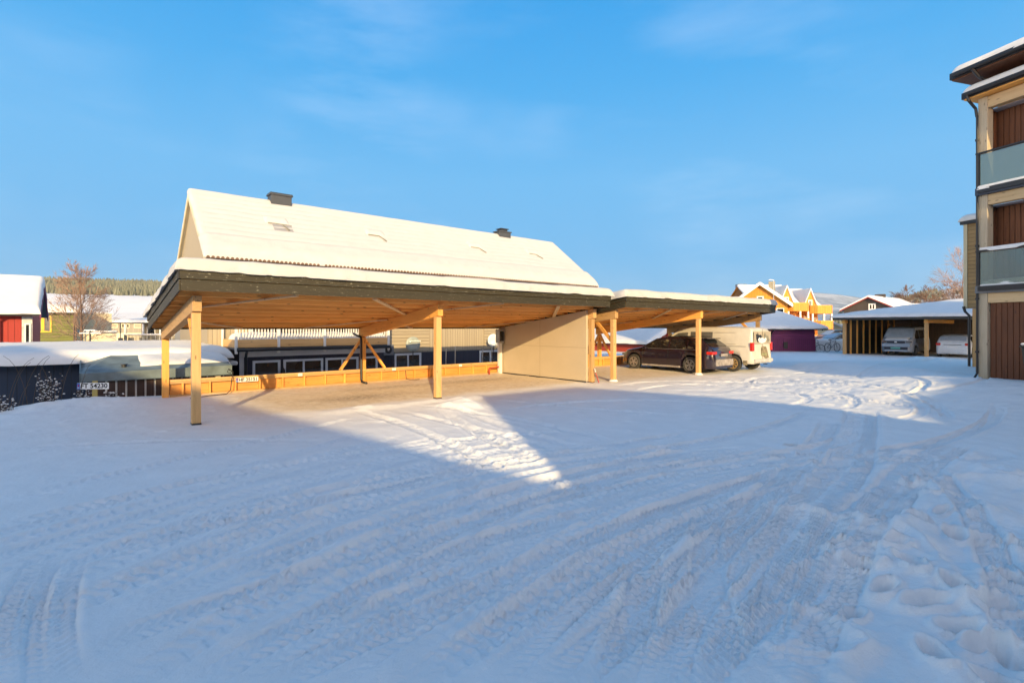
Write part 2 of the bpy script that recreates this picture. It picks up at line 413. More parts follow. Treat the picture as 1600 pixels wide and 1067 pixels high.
# the sunlit wedge
rut((560,642), (680,682), (790,745), .26, .04, 1); rut((690,640), (740,672), (860,735), .26, .045, 1)
rut((610,640), (740,668), (880,705), .26, .035, 1); rut((720,640), (800,668), (905,700), .24, .03, 0)
rut((640,632), (780,650), (960,690), .24, .03, 1)
# sunlit stretch in front of the parked cars
rut((960,603), (1150,598), (1300,640), .22, .03, 1); rut((1000,612), (1180,606), (1225,632), .22, .03, 0)
rut((1180,600), (1300,588), (1420,622), .2, .035, 0); rut((1200,590), (1350,598), (1400,625), .2, .035, 0)
rut((1080,596), (1250,603), (1400,655), .22, .03, 0); rut((1130,590), (1300,604), (1480,655), .22, .035, 1)
rut((1260,615), (1360,628), (1500,645), .22, .05, 0); rut((1230,585), (1330,575), (1500,562), .26, .05, 1)
rut((1300,600), (1400,583), (1520,572), .26, .04, 1); rut((1230,577), (1330,565), (1490,560), .25, .04, 1)
rut((800,640), (1000,625), (1240,650), .25, .03, 1); rut((760,622), (950,640), (1200,660), .25, .03, 1)
rut((1270,640), (1100,690), (800,730), .26, .03, 2); rut((1330,680), (1150,720), (1000,735), .3, .04, 0)
rut((1560,640), (1420,700), (1180,735), .26, .03, 1); rut((900,760), (1000,740), (1330,712), .25, .03, 0)
PITS = [(1452,765,.3),(1470,792,.26),(1440,815,.3),(1400,850,.34),(1420,878,.3),(1490,835,.3),(1545,838,.34),(1585,850,.3),
        (1450,925,.36),(1500,912,.3),(1560,930,.36),(1540,985,.34),(1590,1010,.4),(1350,870,.3),(1380,905,.3),(1330,930,.28),(1585,905,.3),
        (1500,960,.32),(1570,1050,.36),(1460,1000,.3),(1235,690,.25),(1212,702,.22),(1252,697,.2),(1420,742,.28),(1360,815,.3),(1310,845,.26)]
def detail(x, y):
    h = np.zeros_like(x); bul = np.zeros_like(x)
    for (A, B, C, w, dp, tr, kind) in TR:
        cx, cy, r = arc3(A, B, C)
        a0 = math.atan2(A[1]-cy, A[0]-cx); a1 = math.atan2(C[1]-cy, C[0]-cx); ab = math.atan2(B[1]-cy, B[0]-cx)
        def wrap(t): return (t+np.pi) % (2*np.pi)-np.pi
        mid = ab; th = wrap(np.arctan2(y-cy, x-cx)-mid); e0 = wrap(a0-mid); e1 = wrap(a1-mid)
        lo, hi = min(e0, e1), max(e0, e1)
        s = th*r
        dd = np.hypot(x-cx, y-cy)-r
        dd = dd+.035*fbm(s, s*0, .6, 3, w*50+dp*100)
        k = np.abs(dd) < w*1.8
        inn = k & (th > lo) & (th < hi)
        if not inn.any(): continue
        t = dd[inn]/(w/2); ss = s[inn]
        endf = np.clip(np.minimum(th[inn]-lo, hi-th[inn])*r/1.0, 0, 1)
        wear = .55+.45*sstep(-.35, .35, fbm(ss, t*.3, .5, 3, 3+dp*30))
        bed = -(1-sstep(.8, 1.08, np.abs(t)))
        berm = np.exp(-((np.abs(t)-1.3)/.26)**2)*(.6+.4*fbm(ss, t, 1.6, 2, 9))
        if tr == 1: lug = ((np.sin((ss+np.abs(dd[inn])*.55)*2*np.pi/.075) > .1)*1.)*.62*(np.abs(t) < .85)*(np.abs(t) > .12)
        elif tr == 2: lug = ((np.sin((ss+np.sign(t)*.06)*2*np.pi/.13-np.abs(t)*2.4) > .2)*1.)*.58*(np.abs(t) < 1.0)
        else: lug = .3*fbm(ss*3, t*2, 2, 3, 2)
        h[inn] += 1.4*dp*endf*wear*(bed+berm*.5+lug*.95+.16*np.cos(t*9.4)*(np.abs(t) < 1))*(.62 if kind == 2 else 1)
    h = .075*np.tanh(h/.075)
    for (px, py, sz) in PITS:
        gx, gy = gnd(px, py, .08)
        sz = sz*.50; an = random.uniform(0, 3.1); ca, sa = math.cos(an), math.sin(an)
        k = (np.abs(x-gx) < sz*3) & (np.abs(y-gy) < sz*3)
        X = x[k]-gx; Y = y[k]-gy
        ex = (X*ca+Y*sa)/(sz*.75)+.6*fbm(X, Y, 3, 4, px); ey = (-X*sa+Y*ca)/(sz*.42)+.6*fbm(X, Y, 4, 4, py)
        d = np.hypot(ex, ey)
        h[k] += -.085*(1-sstep(.6, 1.05, d))+.04*np.exp(-((d-1.35)/.3)**2)
    # trampled soft snow at the lower right
    m = sstep(.40, .62, x/np.maximum(y, .5)+.03*fbm(x, y, 1, 2, 3))*(1-sstep(6.2, 9, y))*sstep(0, 1, x)
    rg = np.clip(1-np.abs(fbm(x, y, 1.0, 4, 11))*3.2, 0, 1)**2
    h += m*(.12*fbm(x, y, .8, 3, 21)+.075*rg+.045*fbm(x, y, 2.6, 5, 5)+.012*fbm(x, y, 8, 3, 55))
    # small crumbs everywhere
    near = 1-sstep(22, 40, y)
    h += near*(.018*fbm(x, y, 1.3, 3, 6)+.0045*fbm(x, y, 9, 3, 8))
    cr = fbm(x, y, 3.1, 3, 31); h += near*.022*np.clip(cr-.38, 0, 1)*2
    # churned snow in the sunlit lane
    lane = np.exp(-(((x-9.3)/3.6)**2+((y-16)/4.2)**2)*.9)
    h += lane*(.05*fbm(x, y, 2.6, 4, 41)+.02*(1-2*np.abs(fbm(x, y, 1.3, 3, 44)))+.03*np.clip(fbm(x, y, 4.5, 3, 47)-.2, 0, 1)*2)
    # ploughed ridge and heaps along the carport threshold
    u = (x-P1.x)*U.x+(y-P1.y)*U.y; v = (x-P1.x)*V.x+(y-P1.y)*V.y
    r1 = np.exp(-((v+.45+.15*fbm(u, u*0, .8, 2, 2))/.28)**2)*sstep(2.2, 3, u)*(1-sstep(6.6, 7.3, u))
    h += .09*r1*(.7+.5*fbm(x, y, 2.4, 3, 51))
    hx, hy = gnd(722, 628, .1)
    h += .20*np.exp(-(((x-hx)/.55)**2+((y-hy)/.5)**2))*(1+.5*fbm(x, y, 3, 3, 12))
    h += .05*np.exp(-((v-5.15)/.22)**2)*sstep(.2, 1, u)*(1-sstep(11.4, 12, u))
    hx, hy = gnd(1250, 577); h += .13*np.exp(-(((x-hx)/.7)**2+((y-hy)/.9)**2))*(1+.4*fbm(x, y, 2, 3, 14))
    hx, hy = gnd(1450, 568, .2); h += .22*np.exp(-(((x-hx)/1.3)**2+((y-hy)/1.2)**2))*(1+.6*fbm(x, y, 1.6, 3, 15))
    # heaps against the purple shed and the fences
    return h
def hgt(x, y): return float(base_height(np.array([x]), np.array([y]))[0])
def make_ground():
    s1 = np.arange(-1.30, 1.36, .0034)
    g = [1.36]; st = .006
    while g[-1] < 30: g.append(g[-1]+st); st *= 1.22
    gr = np.array(g); s = np.concatenate([-(gr[::-1])+.06-.0, s1, gr])
    s = np.unique(np.round(s, 5))
    ys = [-60, -45, -35, -28, -22, -18, -15, -12, -9, -6, -4, -2, 0, .8, 1.4]
    y = 1.8
    while y < 45: ys.append(y); y *= 1.0047 if y < 26 else 1.012
    while y < 6000: ys.append(y); y *= 1.09
    ys = np.array(ys)
    w = np.maximum(ys, 1.8)+1.2
    X = w[:, None]*s[None, :]; Y = np.repeat(ys[:, None], len(s), 1)
    Z = base_height(X, Y)
    sub = (Y > 1) & (Y < 45) & (np.abs(s)[None, :] < 1.4)
    xs, yy = X[sub], Y[sub]
    Z[sub] += detail(xs, yy)
    Z = Z*(1-sstep(60, 120, Y))-1.0*sstep(60, 160, Y)
    n0, n1 = X.shape
    co = np.stack([X, Y, Z], -1).astype(np.float32).reshape(-1)
    me = bpy.data.meshes.new('snow_ground')
    idx = np.arange(n0*n1).reshape(n0, n1)
    q = np.stack([idx[:-1,:-1], idx[:-1,1:], idx[1:,1:], idx[1:,:-1]], -1).reshape(-1, 4)
    me.vertices.add(n0*n1); me.vertices.foreach_set('co', co)
    me.loops.add(q.size); me.loops.foreach_set('vertex_index', q.reshape(-1).astype(np.int32))
    me.polygons.add(len(q)); me.polygons.foreach_set('loop_start', (np.arange(len(q))*4).astype(np.int32))
    me.polygons.foreach_set('use_smooth', np.ones(len(q), bool))
    me.update(); me.validate()
    # worn gravelly floor under the roofs: where cars have carried the snow away
    u = (X-P1.x)*U.x+(Y-P1.y)*U.y; v = (X-P1.x)*V.x+(Y-P1.y)*V.y
    e = .35*fbm(X, Y, .8, 4, 61)
    d1 = sstep(-.15, .5, v+e-.05)*sstep(.6, 2.2, u+e)*(1-sstep(12.9, 13.3, u))*(1-sstep(5.0, 5.3, v))
    U2 = (math.cos(ANG2), math.sin(ANG2)); u2 = (X-P4.x)*U2[0]+(Y-P4.y)*U2[1]; v2 = -(X-P4.x)*U2[1]+(Y-P4.y)*U2[0]
    d2 = sstep(-.9, .2, v2+e)*sstep(-1, .0, u2)*(1-sstep(10.5, 11.3, u2))*(1-sstep(5.0, 5.3, v2))
    fx, fy = (X-24.1), (Y-37.1); d3 = sstep(.3, 1, fx*U.x+fy*U.y)*sstep(0, .5, -(fx*V.x+fy*V.y))*(1-sstep(8, 9, fx*U.x+fy*U.y))*.8
    dirt = np.clip(np.maximum(np.maximum(d1, d2*.85), d3), 0, 1)
    st = np.exp(-(((u-4.0)/1.3)**2+((v-1.5)/.6)**2))+.7*np.exp(-(((u-9.5)/1.6)**2+((v-3)/.4)**2))+.6*np.exp(-(((u-6)/2.5)**2+((v-3.2)/.35)**2))
    for nm, arr in (('dirt', dirt), ('stain', np.clip(st, 0, 1)*.8)):
        a = me.attributes.new(nm, 'FLOAT', 'POINT'); a.data.foreach_set('value', arr.reshape(-1).astype(np.float32))
    me.materials.append(M['ground'])
    o = bpy.data.objects.new('snow_ground', me); COL.objects.link(o); tag(o, kind='structure')
VENTS = [(4.73, 11.58), (9.33, 11.61), (15.51, 11.63), (20.03, 11.69)]
HAZE = 0.00006
M['grey_pane'] = plain('grey_pane', (.30, .29, .28), .3)
M['salt_light'] = plain('salt_light', (.50, .49, .48), .6, var=.3, scale=5)
M['dull_plate'] = plain('dull_plate', (.28, .28, .14), .7, var=.3)
M['dull_green'] = plain('dull_green', (.12, .42, .36), .6)
M['beige_glass'] = plain('beige_glass', (.42, .36, .26), .25)
M['rust_rim'] = plain('ochre_rim', (.42, .27, .11), .6, .2, var=.3)
M['frost_pane'] = plain('frosted_pane', (.42, .48, .55), .5, var=.15)
M['navy_trim'] = plain('navy_trim', (.012, .015, .03), .4)
M['shutter'] = plain('beige_shutter', (.33, .28, .2), .7)
M['yellowish_trim'] = plain('orange_trim', (.66, .36, .10), .6)
M['lilac_soffit'] = plain('pale_soffit', (.42, .40, .42), .7)
M['cane'] = plain('cane_brown', (.09, .07, .055), .85)
def hillmat(name, snowc, treec, scale, lo, hi):
    m, nt, b = nmat(name); vec = coords(nt, (1, 1, 1))
    n = noisen(nt, vec, scale, 10, .68); n2 = noisen(nt, vec, scale*.22, 4)
    f = mathn(nt, 'ADD', mathn(nt, 'MULTIPLY', n, .6), mathn(nt, 'MULTIPLY', n2, .4))
    nt.links.new(ramp(nt, f, [(lo, treec), (hi, snowc)]), b.inputs['Base Color']); b.inputs['Roughness'].default_value = .9
    return m
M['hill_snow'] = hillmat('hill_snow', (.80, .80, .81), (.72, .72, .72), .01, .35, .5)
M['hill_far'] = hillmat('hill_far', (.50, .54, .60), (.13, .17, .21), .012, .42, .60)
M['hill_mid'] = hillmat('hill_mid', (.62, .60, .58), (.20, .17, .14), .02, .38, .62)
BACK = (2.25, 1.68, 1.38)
M['old_snow'] = snowmat('old_snow', grain=12, tone=(.55, .54, .53), bstr=.45)  # snow colour darkened so the sun does not burn out the lit roofs

def seethrough(name, tint, amount, rough=.05):
    m, nt, b = nmat(name); tr = N(nt, 'ShaderNodeBsdfTransparent'); tr.inputs[0].default_value = (*tint, 1)
    b.inputs['Base Color'].default_value = (.22, .33, .36, 1); b.inputs['Roughness'].default_value = rough; b.inputs['Specular IOR Level'].default_value = .9  # blue-green base colour stands in for sky reflected in the panes
    mx = N(nt, 'ShaderNodeMixShader'); mx.inputs[0].default_value = amount; nt.links.new(b.outputs[0], mx.inputs[1]); nt.links.new(tr.outputs[0], mx.inputs[2])
    nt.links.new(mx.outputs[0], nt.nodes['Material Output'].inputs[0]); return m
M['frost'] = seethrough('balcony_glass', (.75, .85, .85), .35); M['frost_warm'] = seethrough('clear_balcony_glass', (.85, .88, .80), .62)
def carglass():
    m, nt, b = nmat('car_glass'); n = noisen(nt, coords(nt, (1, 1, 1.6)), 3.2, 3, .6)
    nt.links.new(ramp(nt, n, [(.42, (.008, .009, .012)), (.58, (.02, .02, .02)), (.66, (.17, .15, .09))]), b.inputs['Base Color']); b.inputs['Roughness'].default_value = .12; return m  # tan patches in the colour imitate light seen through the windows
M['car_glass'] = carglass()
M['joint'] = plain('panel_joint', (.36, .30, .22), .8)
M['seam'] = plain('seam_shadow', (.10, .09, .075), .8)
M['rust_dirt'] = plain('road_dirt', (.27, .22, .14), .9, var=.6, scale=8)
M['pale_glulam'] = wood('pale_glulam', (.60, .50, .36), (.47, .37, .25), 'z')
M['pale_beam'] = wood('pale_beam', (.70, .50, .28), (.56, .38, .19), 'x')
make_ground()
# ---------------------------------------------------------------- sun, sky, camera
SUN_D = Vector((-.191, .982, 0)).normalized(); EL = math.atan(.285)
w = bpy.data.worlds.new('World'); SC.world = w; w.use_nodes = True
nt = w.node_tree; bg = nt.nodes['Background']
sky = N(nt, 'ShaderNodeTexSky', sky_type='NISHITA'); sky.sun_disc = False
sky.sun_elevation = EL; sky.sun_rotation = R(169); sky.altitude = 200; sky.air_density = 1.0; sky.dust_density = .35; sky.ozone_density = 2.2
tc = N(nt, 'ShaderNodeTexCoord'); mp = N(nt, 'ShaderNodeMapping'); mp.inputs['Scale'].default_value = (1.2, 1.2, 5); mp.inputs['Rotation'].default_value = (.5, .35, .6)
nt.links.new(tc.outputs['Generated'], mp.inputs[0])
ci = noisen(nt, mp.outputs[0], 1.6, 7, .55); cm = noisen(nt, tc.outputs['Generated'], 2.2, 3)
cf = mathn(nt, 'MULTIPLY', ramp(nt, ci, [(.45, (0, 0, 0)), (.8, (1, 1, 1))]), ramp(nt, cm, [(.42, (0, 0, 0)), (.65, (1, 1, 1))]))
EXPO = .5; SKY = .15; kk = 1/(SKY*2**EXPO)
spx = N(nt, 'ShaderNodeSeparateXYZ'); nt.links.new(tc.outputs['Generated'], spx.inputs[0])
def lin(c): return tuple(((v/255+.055)/1.055)**2.4*kk for v in c)
rg = N(nt, 'ShaderNodeMapRange'); rg.interpolation_type = 'SMOOTHSTEP'; nt.links.new(spx.outputs[1], rg.inputs[0]); rg.inputs[1].default_value = -.05; rg.inputs[2].default_value = .35
front = ramp(nt, spx.outputs[2], [(0, lin((150,203,236))), (.07, lin((126,194,240))), (.14, lin((117,191,243))), (.27, lin((113,191,246))), (.42, lin((80,177,243))), (.56, lin((54,164,238)))])
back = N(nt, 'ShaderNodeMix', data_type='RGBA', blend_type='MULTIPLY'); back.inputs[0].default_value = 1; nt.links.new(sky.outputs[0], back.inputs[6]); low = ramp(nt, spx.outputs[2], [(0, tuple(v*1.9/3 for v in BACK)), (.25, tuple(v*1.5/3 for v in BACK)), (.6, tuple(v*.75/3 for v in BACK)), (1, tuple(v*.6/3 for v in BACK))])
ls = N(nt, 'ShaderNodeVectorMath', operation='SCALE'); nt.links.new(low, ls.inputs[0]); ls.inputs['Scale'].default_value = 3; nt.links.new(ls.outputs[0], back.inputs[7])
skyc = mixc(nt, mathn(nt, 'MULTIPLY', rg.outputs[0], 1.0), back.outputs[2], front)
hi = N(nt, 'ShaderNodeMix', data_type='RGBA', blend_type='ADD'); nt.links.new(mathn(nt, 'MULTIPLY', cf, .6), hi.inputs[0]); nt.links.new(skyc, hi.inputs[6]); hi.inputs[7].default_value = (.5*kk, .38*kk, .22*kk, 1)
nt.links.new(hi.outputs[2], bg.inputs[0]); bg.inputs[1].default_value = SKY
sl = bpy.data.lights.new('sun', 'SUN'); sl.energy = 4.6; sl.angle = R(.5); sl.color = (1, .73, .36)
so = bpy.data.objects.new('sun', sl); COL.objects.link(so)
so.rotation_euler = Vector((SUN_D.x*math.cos(EL), SUN_D.y*math.cos(EL), -math.sin(EL))).to_track_quat('-Z', 'Y').to_euler(); so.location = (10, -20, 30)
cd = bpy.data.cameras.new('camera'); co = bpy.data.objects.new('camera', cd); COL.objects.link(co)
co.location = (0, 0, CAMH); co.rotation_euler = (R(90), 0, 0); cd.lens = 18; cd.sensor_width = 36
cd.shift_y = -22.5/1600; cd.clip_end = 20000; cd.clip_start = .05; SC.camera = co
SC.view_settings.view_transform = 'Standard'; SC.view_settings.look = 'None'; SC.view_settings.exposure = EXPO; SC.view_settings.gamma = 1
# ---------------------------------------------------------------- unseen houses invented behind the viewer, shaped to throw the long shadows
def caster(name, label, pts, y0, deep, wall, flat=False):
    xs = [q-.1945*y0 for q, z in pts]; ox = sum(xs)/len(xs)
    P = [(x-ox, 0, (z+(-12-y0)*.2903 if z > 0 else -.5)) for x, (q, z) in zip(xs, pts)]
    t = thing(name, label, 'house', (ox, y0, 0))
    b = (-SUN_D*deep)
    mb = MB(); mb.prism([(x, 0, z-.35 if z > 0 else z) for x, y, z in P], b); mb.build('wall', wall, t)
    rf = MB()
    for (a, c) in zip(P[1:-2], P[2:-1]):
        q0, q1 = Vector(a), Vector(c)
        if abs(q0.x-q1.x) < .3: continue
        d = (q1-q0).normalized(); n = Vector((-d.z, 0, d.x)); n = n if n.z > 0 else -n
        rf.prism([q0, q1, q1-n*.32, q0-n*.32], b)
    rf.build('roof', 'snow', t)
    x0 = min(p[0] for p in P); x1 = max(p[0] for p in P); zt = min(p[2] for p in P[1:-1])
    z = 1.0
    while z+1.2 < zt-.5:
        x = x0+1.6
        while x < x1-1: window(t, x, z, 1.2, 1.2, 0, '+y', bars=1); x += 2.9
        z += 2.8
    return t
caster('brown_house', 'brown timber house with a low gable roof behind the viewer, far left of its row', [(-27,0),(-27,5.2),(-12.6,9.75),(2.1,5.25),(2.1,0)], -14.5, 9, 'greybrown')
caster('grey_house', 'grey gabled house behind the viewer, between the brown and the tan ones', [(1.92,0),(1.92,7.7),(5.35,8.35),(9.74,7.25),(10.9,6.3),(10.9,0)], -11.5, 8, 'beige_v')
caster('tan_house', 'tan house with one long sloping roof behind the viewer', [(10.3,0),(10.3,6.35),(12,7.15),(14.9,7.95),(15.7,8.35),(19,8.6),(19,0)], -13, 6, 'box_siding')
caster('apartment_building', 'tall flat roofed apartment block behind the viewer on the right', [(16.95,0),(16.95,13.2),(18.2,13.2),(18.2,20.5),(39.5,20.5),(39.5,0)], -20.5, 9, 'orange')
# ---------------------------------------------------------------- carports
SL = .128
def slope_z(z0): return lambda y: z0-SL*y
def slab(mb, x0, x1, y0, y1, zb, zt, mi=0):
    """block whose lower and upper faces follow the roof slope (heights given at y = 0)"""
    mb.prism([(x0, y0, zb-SL*y0), (x0, y1, zb-SL*y1), (x0, y1, zt-SL*y1), (x0, y0, zt-SL*y0)], (x1-x0, 0, 0), mi)
def carport(name, label, loc, rz, posts, xe0, xe1, end_frames, bays, seed, v0=-.7, v1=5.2, wall=(0, 11.9), backoff=5.0, skipback=()):
    t = thing(name, label, 'carport', loc, rz)
    for i, (px, py) in enumerate(posts):
        MB().box(px-.08, py-.08, -.4, px+.08, py+.08, 2.24-SL*py).build('post', 'glulam_z', t, bevel=.006)
        if i not in skipback: MB().box(px-.08, backoff-.08, -1.5, px+.08, backoff+.08, 2.24-SL*backoff).build('post', 'pine_z', t, bevel=.006)
        b = MB(); slab(b, px-.082, px+.082, max(py-.16, v0+.1), v1-.02, 2.245, 2.565); b.build('beam', 'glulam_y' if i != 1 else 'pine_y', t, bevel=.006)
        sh = MB(); sh.box(px-.085, py-.085, -.05, px+.085, py+.085, .010); sh.build('post_shoe', 'dark_metal', t)  # thin dark pad stands in for the small shadow at the post foot
        f = MB(); f.lathe([(.17, -.02), (.17, .02), (.12, .06), (0.02, .07)], (px, py, 0), n=10); 
        if seed == 2: f.build('footing_snow', 'snow', t, smooth=True)
    k = 0; y = v0+.12
    while y < v1-.04:
        zz = 2.57-SL*y
        MB().box(xe0+.04, y-.042, zz, xe1-.04, y+.042, zz+.195).build('purlin', 'pine_x', t, bevel=.012)
        y += .62
    d = MB(); slab(d, xe0+.02, xe1-.02, v0+.03, v1-.03, 2.768, 2.795); d.build('roof_deck', 'osb', t)
    # fascia: two boards a side, the upper one proud
    for mat, side in (('paint_x', 'f'), ('paint_x', 'b'), ('paint_y', 'l'), ('paint_y', 'r')):
        f = MB()
        for zb, zt, o in ((2.55, 2.762, 0), (2.772, 2.985, .022)):
            if side == 'f': f.box(xe0-o, v0-o-.028, zb-SL*v0, xe1+o, v0-o, zt-SL*v0)
            elif side == 'b': f.box(xe0-o, v1+o, zb-SL*v1, xe1+o, v1+o+.028, zt-SL*v1)
            elif side == 'l': slab(f, xe0-o-.028, xe0-o, v0+.002-o, v1-.002+o, zb-.002, zt-.002)
            else: slab(f, xe1+o, xe1+o+.028, v0+.002-o, v1-.002+o, zb-.002, zt-.002)
        f.build('fascia', mat, t, bevel=.004)
        if side == 'f':
            g = MB(); g.box(xe0-.054, v0-.056, 2.77-SL*v0, xe0-.024, v0-.026, 2.995-SL*v0); g.build('corner_cap', 'black', t)
            g = MB(); g.box(xe0-.03, v0-.062, 2.988-SL*v0, xe1+.03, v0+.05, 3.0-SL*v0); g.build('drip_edge', 'dark_metal', t)
    sn = snow_cap(xe1-xe0, v1-v0, 2.995-SL*v0, -SL, thick=.18, over=.12, rough=.05, seed=seed, edge=.18, cell=.055, droop=.10)
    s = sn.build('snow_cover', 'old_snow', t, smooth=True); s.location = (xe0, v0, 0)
    # horizontal wind braces under the purlins
    for (a, c) in bays:
        for p, q in (((a+.08, 1.4), (a+1.8, v0+.1)), ((c-2.15, v0+.15), (c-.1, 1.75)), ((a+.1, 3.15), (a+1.9, 5.0)), ((c-2.0, 4.9), (c-.1, 2.9))):
            o = 2.552
            MB().bar((p[0], p[1], o-SL*p[1]), (q[0], q[1], o-SL*q[1]), .115, .034).build('wind_brace', 'pale_beam', t)
    for i in end_frames:
        px, py = posts[i]
        MB().bar((px, py+.05, 1.42), (px, py+.85, 2.2), .07, .11).build('knee_brace', 'pine_z', t)
    # low framed wall along the back
    a, c = wall
    MB().box(a, backoff-.09, .43, c, backoff+.07, .478).build('top_plate', 'glulam_x', t, bevel=.004)
    MB().box(a, backoff-.07, .36, c, backoff-.03, .425).build('rail', 'glulam_x', t)
    MB().box(a, backoff-.075, -.25, c, backoff+.06, .05).build('bottom_plate', 'glulam_x', t)
    x = a+.3
    while x < c-.1:
        MB().box(x-.022, backoff-.07, .052, x+.022, backoff+.03, .357).build('stud', 'pine_z', t); x += .67
    MB().box(a, backoff+.032, -1.35, c, backoff+.05, .428).build('sheathing', 'osb', t)
    return t
cp1 = carport('carport', 'nearer carport with snow on its roof and a beige partition at its right end', P1, ANG,
    [(0, 0), (5.76, .08), (12.06, 0)], -.35, 12.2, (0,), [(0, 5.76), (5.76, 12.0)], 1, wall=(.1, 11.86), skipback=())
for s in (-1, 1):
    MB().bar((5.76+s*.09, 5.0, 1.50), (5.76+s*.82, 4.99, .48), .07, .11, up=(0, 1, 0)).build('back_brace', 'pine_z', cp1)
pp = MB(); slab(pp, 11.90, 11.975, .1, 4.93, 2.55, 2.551); pp = MB()
pp.prism([(11.89, .1, .03), (11.89, 4.9, .03), (11.89, 4.9, 2.55-SL*4.9), (11.89, .1, 2.55-SL*.1)], (.09, 0, 0)); pa = pp.build('partition', 'panel', cp1)
g = MB(); g.box(11.884, .1, 1.21, 11.888, 4.9, 1.222); g.box(11.884, 2.48, .04, 11.888, 2.492, 2.2); g.build('panel_joint', 'joint', pa)
g = MB()
for v_ in (.25, 1.4, 2.36, 2.62, 3.7, 4.75):
    for z_ in (.15, .6, 1.1, 1.32, 1.75): g.box(11.886, v_-.008, z_-.008, 11.8895, v_+.008, z_+.008)
g.build('screws', 'joint', pa)
g = MB(); g.box(11.87, .1, -.1, 11.885, 4.9, .035); g.build('skirting', 'dark_metal', pa)
# drain pipe at the back middle post
g = MB(); g.tube([(5.55,5.3,1.72),(5.58,5.12,1.66),(5.62,4.86,1.60),(5.62,4.82,1.5),(5.62,4.82,.14),(5.62,4.78,.07),(5.70,4.55,.03)], .04, 10); g.build('drain_pipe', 'dark_metal', cp1, smooth=True)
g = MB(); g.box(11.55, 4.62, 1.28, 11.86, 4.86, 1.86); eb = g.build('meter_box', 'steel', cp1, bevel=.01)
g = MB(); g.box(11.60, 4.605, 1.36, 11.80, 4.618, 1.78); g.build('meter_window', 'glass', eb)
g = MB(); g.box(11.66, 4.72, 0, 11.80, 4.86, 1.28); g.build('box_post', 'white_paint', cp1)
for u in (3.6, 6.9, 9.8):
    g = MB(); g.box(u-.07, 4.875, .37, u+.07, 4.92, .47); g.build('socket', 'white_paint', cp1, bevel=.008)
cp2 = carport('carport', 'farther carport sheltering a dark estate car and a white van', P4, ANG2,
    [(0, 0), (4.85, -.42), (10.8, 0)], -.17, 11.07, (0, 2), [(0, 4.85), (4.85, 10.8)], 2, wall=(.1, 10.7))
for px in (0, 4.85):
    for s in (-1, 1): 
        if px == 0 and s < 0: continue
        MB().bar((px+s*.09, 5.0, 1.50), (px+s*.82, 4.99, .48), .07, .11, up=(0, 1, 0)).build('back_brace', 'pine_z', cp2)
# number plate signs
def plate(label, body, loc, rz, w, h, stick=None):
    t = thing('number_plate', label, 'number plate', loc, rz)
    MB().box(-w/2, -.006, 0, w/2, .006, h).build('plate', 'plate', t, bevel=.004)
    MB().box(-w/2+.003, -.009, .004, -w/2+w*.1, -.0065, h-.004).build('country_band', 'plate_blue', t)
    fl = MB(); fl.box(-w/2+w*.03, -.0105, h*.5, -w/2+w*.075, -.0092, h*.72); fl.build('flag', 'light_red', t)
    text_mesh('country_letter', 'N', h*.36, 'plate', t, (-w/2+w*.052, -.0095, h*.26))
    text_mesh('lettering', body, h*.98, 'ink', t, (w*.04, -.008, h*.5), bold=.004)
    if stick: MB().box(*stick).build('stake', 'yellow_stake', t, bevel=.004)
    return t
M['yellow_stake'] = plain('yellowed_stake', (.42, .33, .10), .8, var=.3)
c = UV(2.05, 4.90); plate('white number plate reading HF 25151 on the low timber wall of the carport', 'HF 25151', (c.x, c.y, .30), ANG, .62, .135)
plate('white number plate reading FT 54230 on a yellowed stake in the snow bank', 'FT 54230', (-10.72, 13.1, .36), R(8), .74, .165, (-.03, .012, -.6, .085, .05, .21))
b = MB(); b.tube([(-.02,-.01,.42),(.07,-.03,.36),(.02,-.05,.28),(-.05,-.03,.33),(-.02,-.01,.4),(.1,-.04,.33),(.05,-.05,.0),(.03,-.06,-.2),(-.1,-.2,-.29),(-.6,-.5,-.27),(-1.1,-.9,-.26)], .013, 6)
c = UV(1.55, 4.86); o = b.build('charging_cable', 'black', loc=(c.x, c.y, .02+.0), rotz=ANG, smooth=True); o.location.z = .30
tag(o, 'black cable hanging beside the HF plate and trailing over the snow', 'cable')
b = MB(); b.tube([(0,0,.36),(.02,-.03,.05),(.10,-.12,.02),(.3,-.25,.02),(.42,-.3,.025)], .012, 6)
c = UV(7.35, 4.88); o = b.build('hanging_cord', 'black', loc=(c.x, c.y, .0), rotz=ANG); tag(o, 'thin dark cord hanging from the middle of the low timber wall', 'cord')
b = MB(); b.tube([(0,0,-.02),(0,0,.22),(.03,.02,.26),(.5,.05,.27),(.62,.1,.30)], .028, 8)
c = UV(11.1, 4.7); o = b.build('red_pipe', 'redplastic', loc=(c.x, c.y, 0), rotz=ANG, smooth=True); tag(o, 'red bent pipe at the foot of the partition', 'pipe')
# snow stake and shovel at the third post
t = thing('marker_board', 'red and white marker board leaning at the foot of the partition post', 'marker board', (2.98, 18.0, 0), ANG)
MB().bar((.05, -.05, 0), (-.05, .02, .36), .09, .02).build('red_board', 'redplastic', t)
MB().bar((-.05, .02, .362), (-.08, .04, .50), .09, .02).build('white_board', 'white_paint', t)
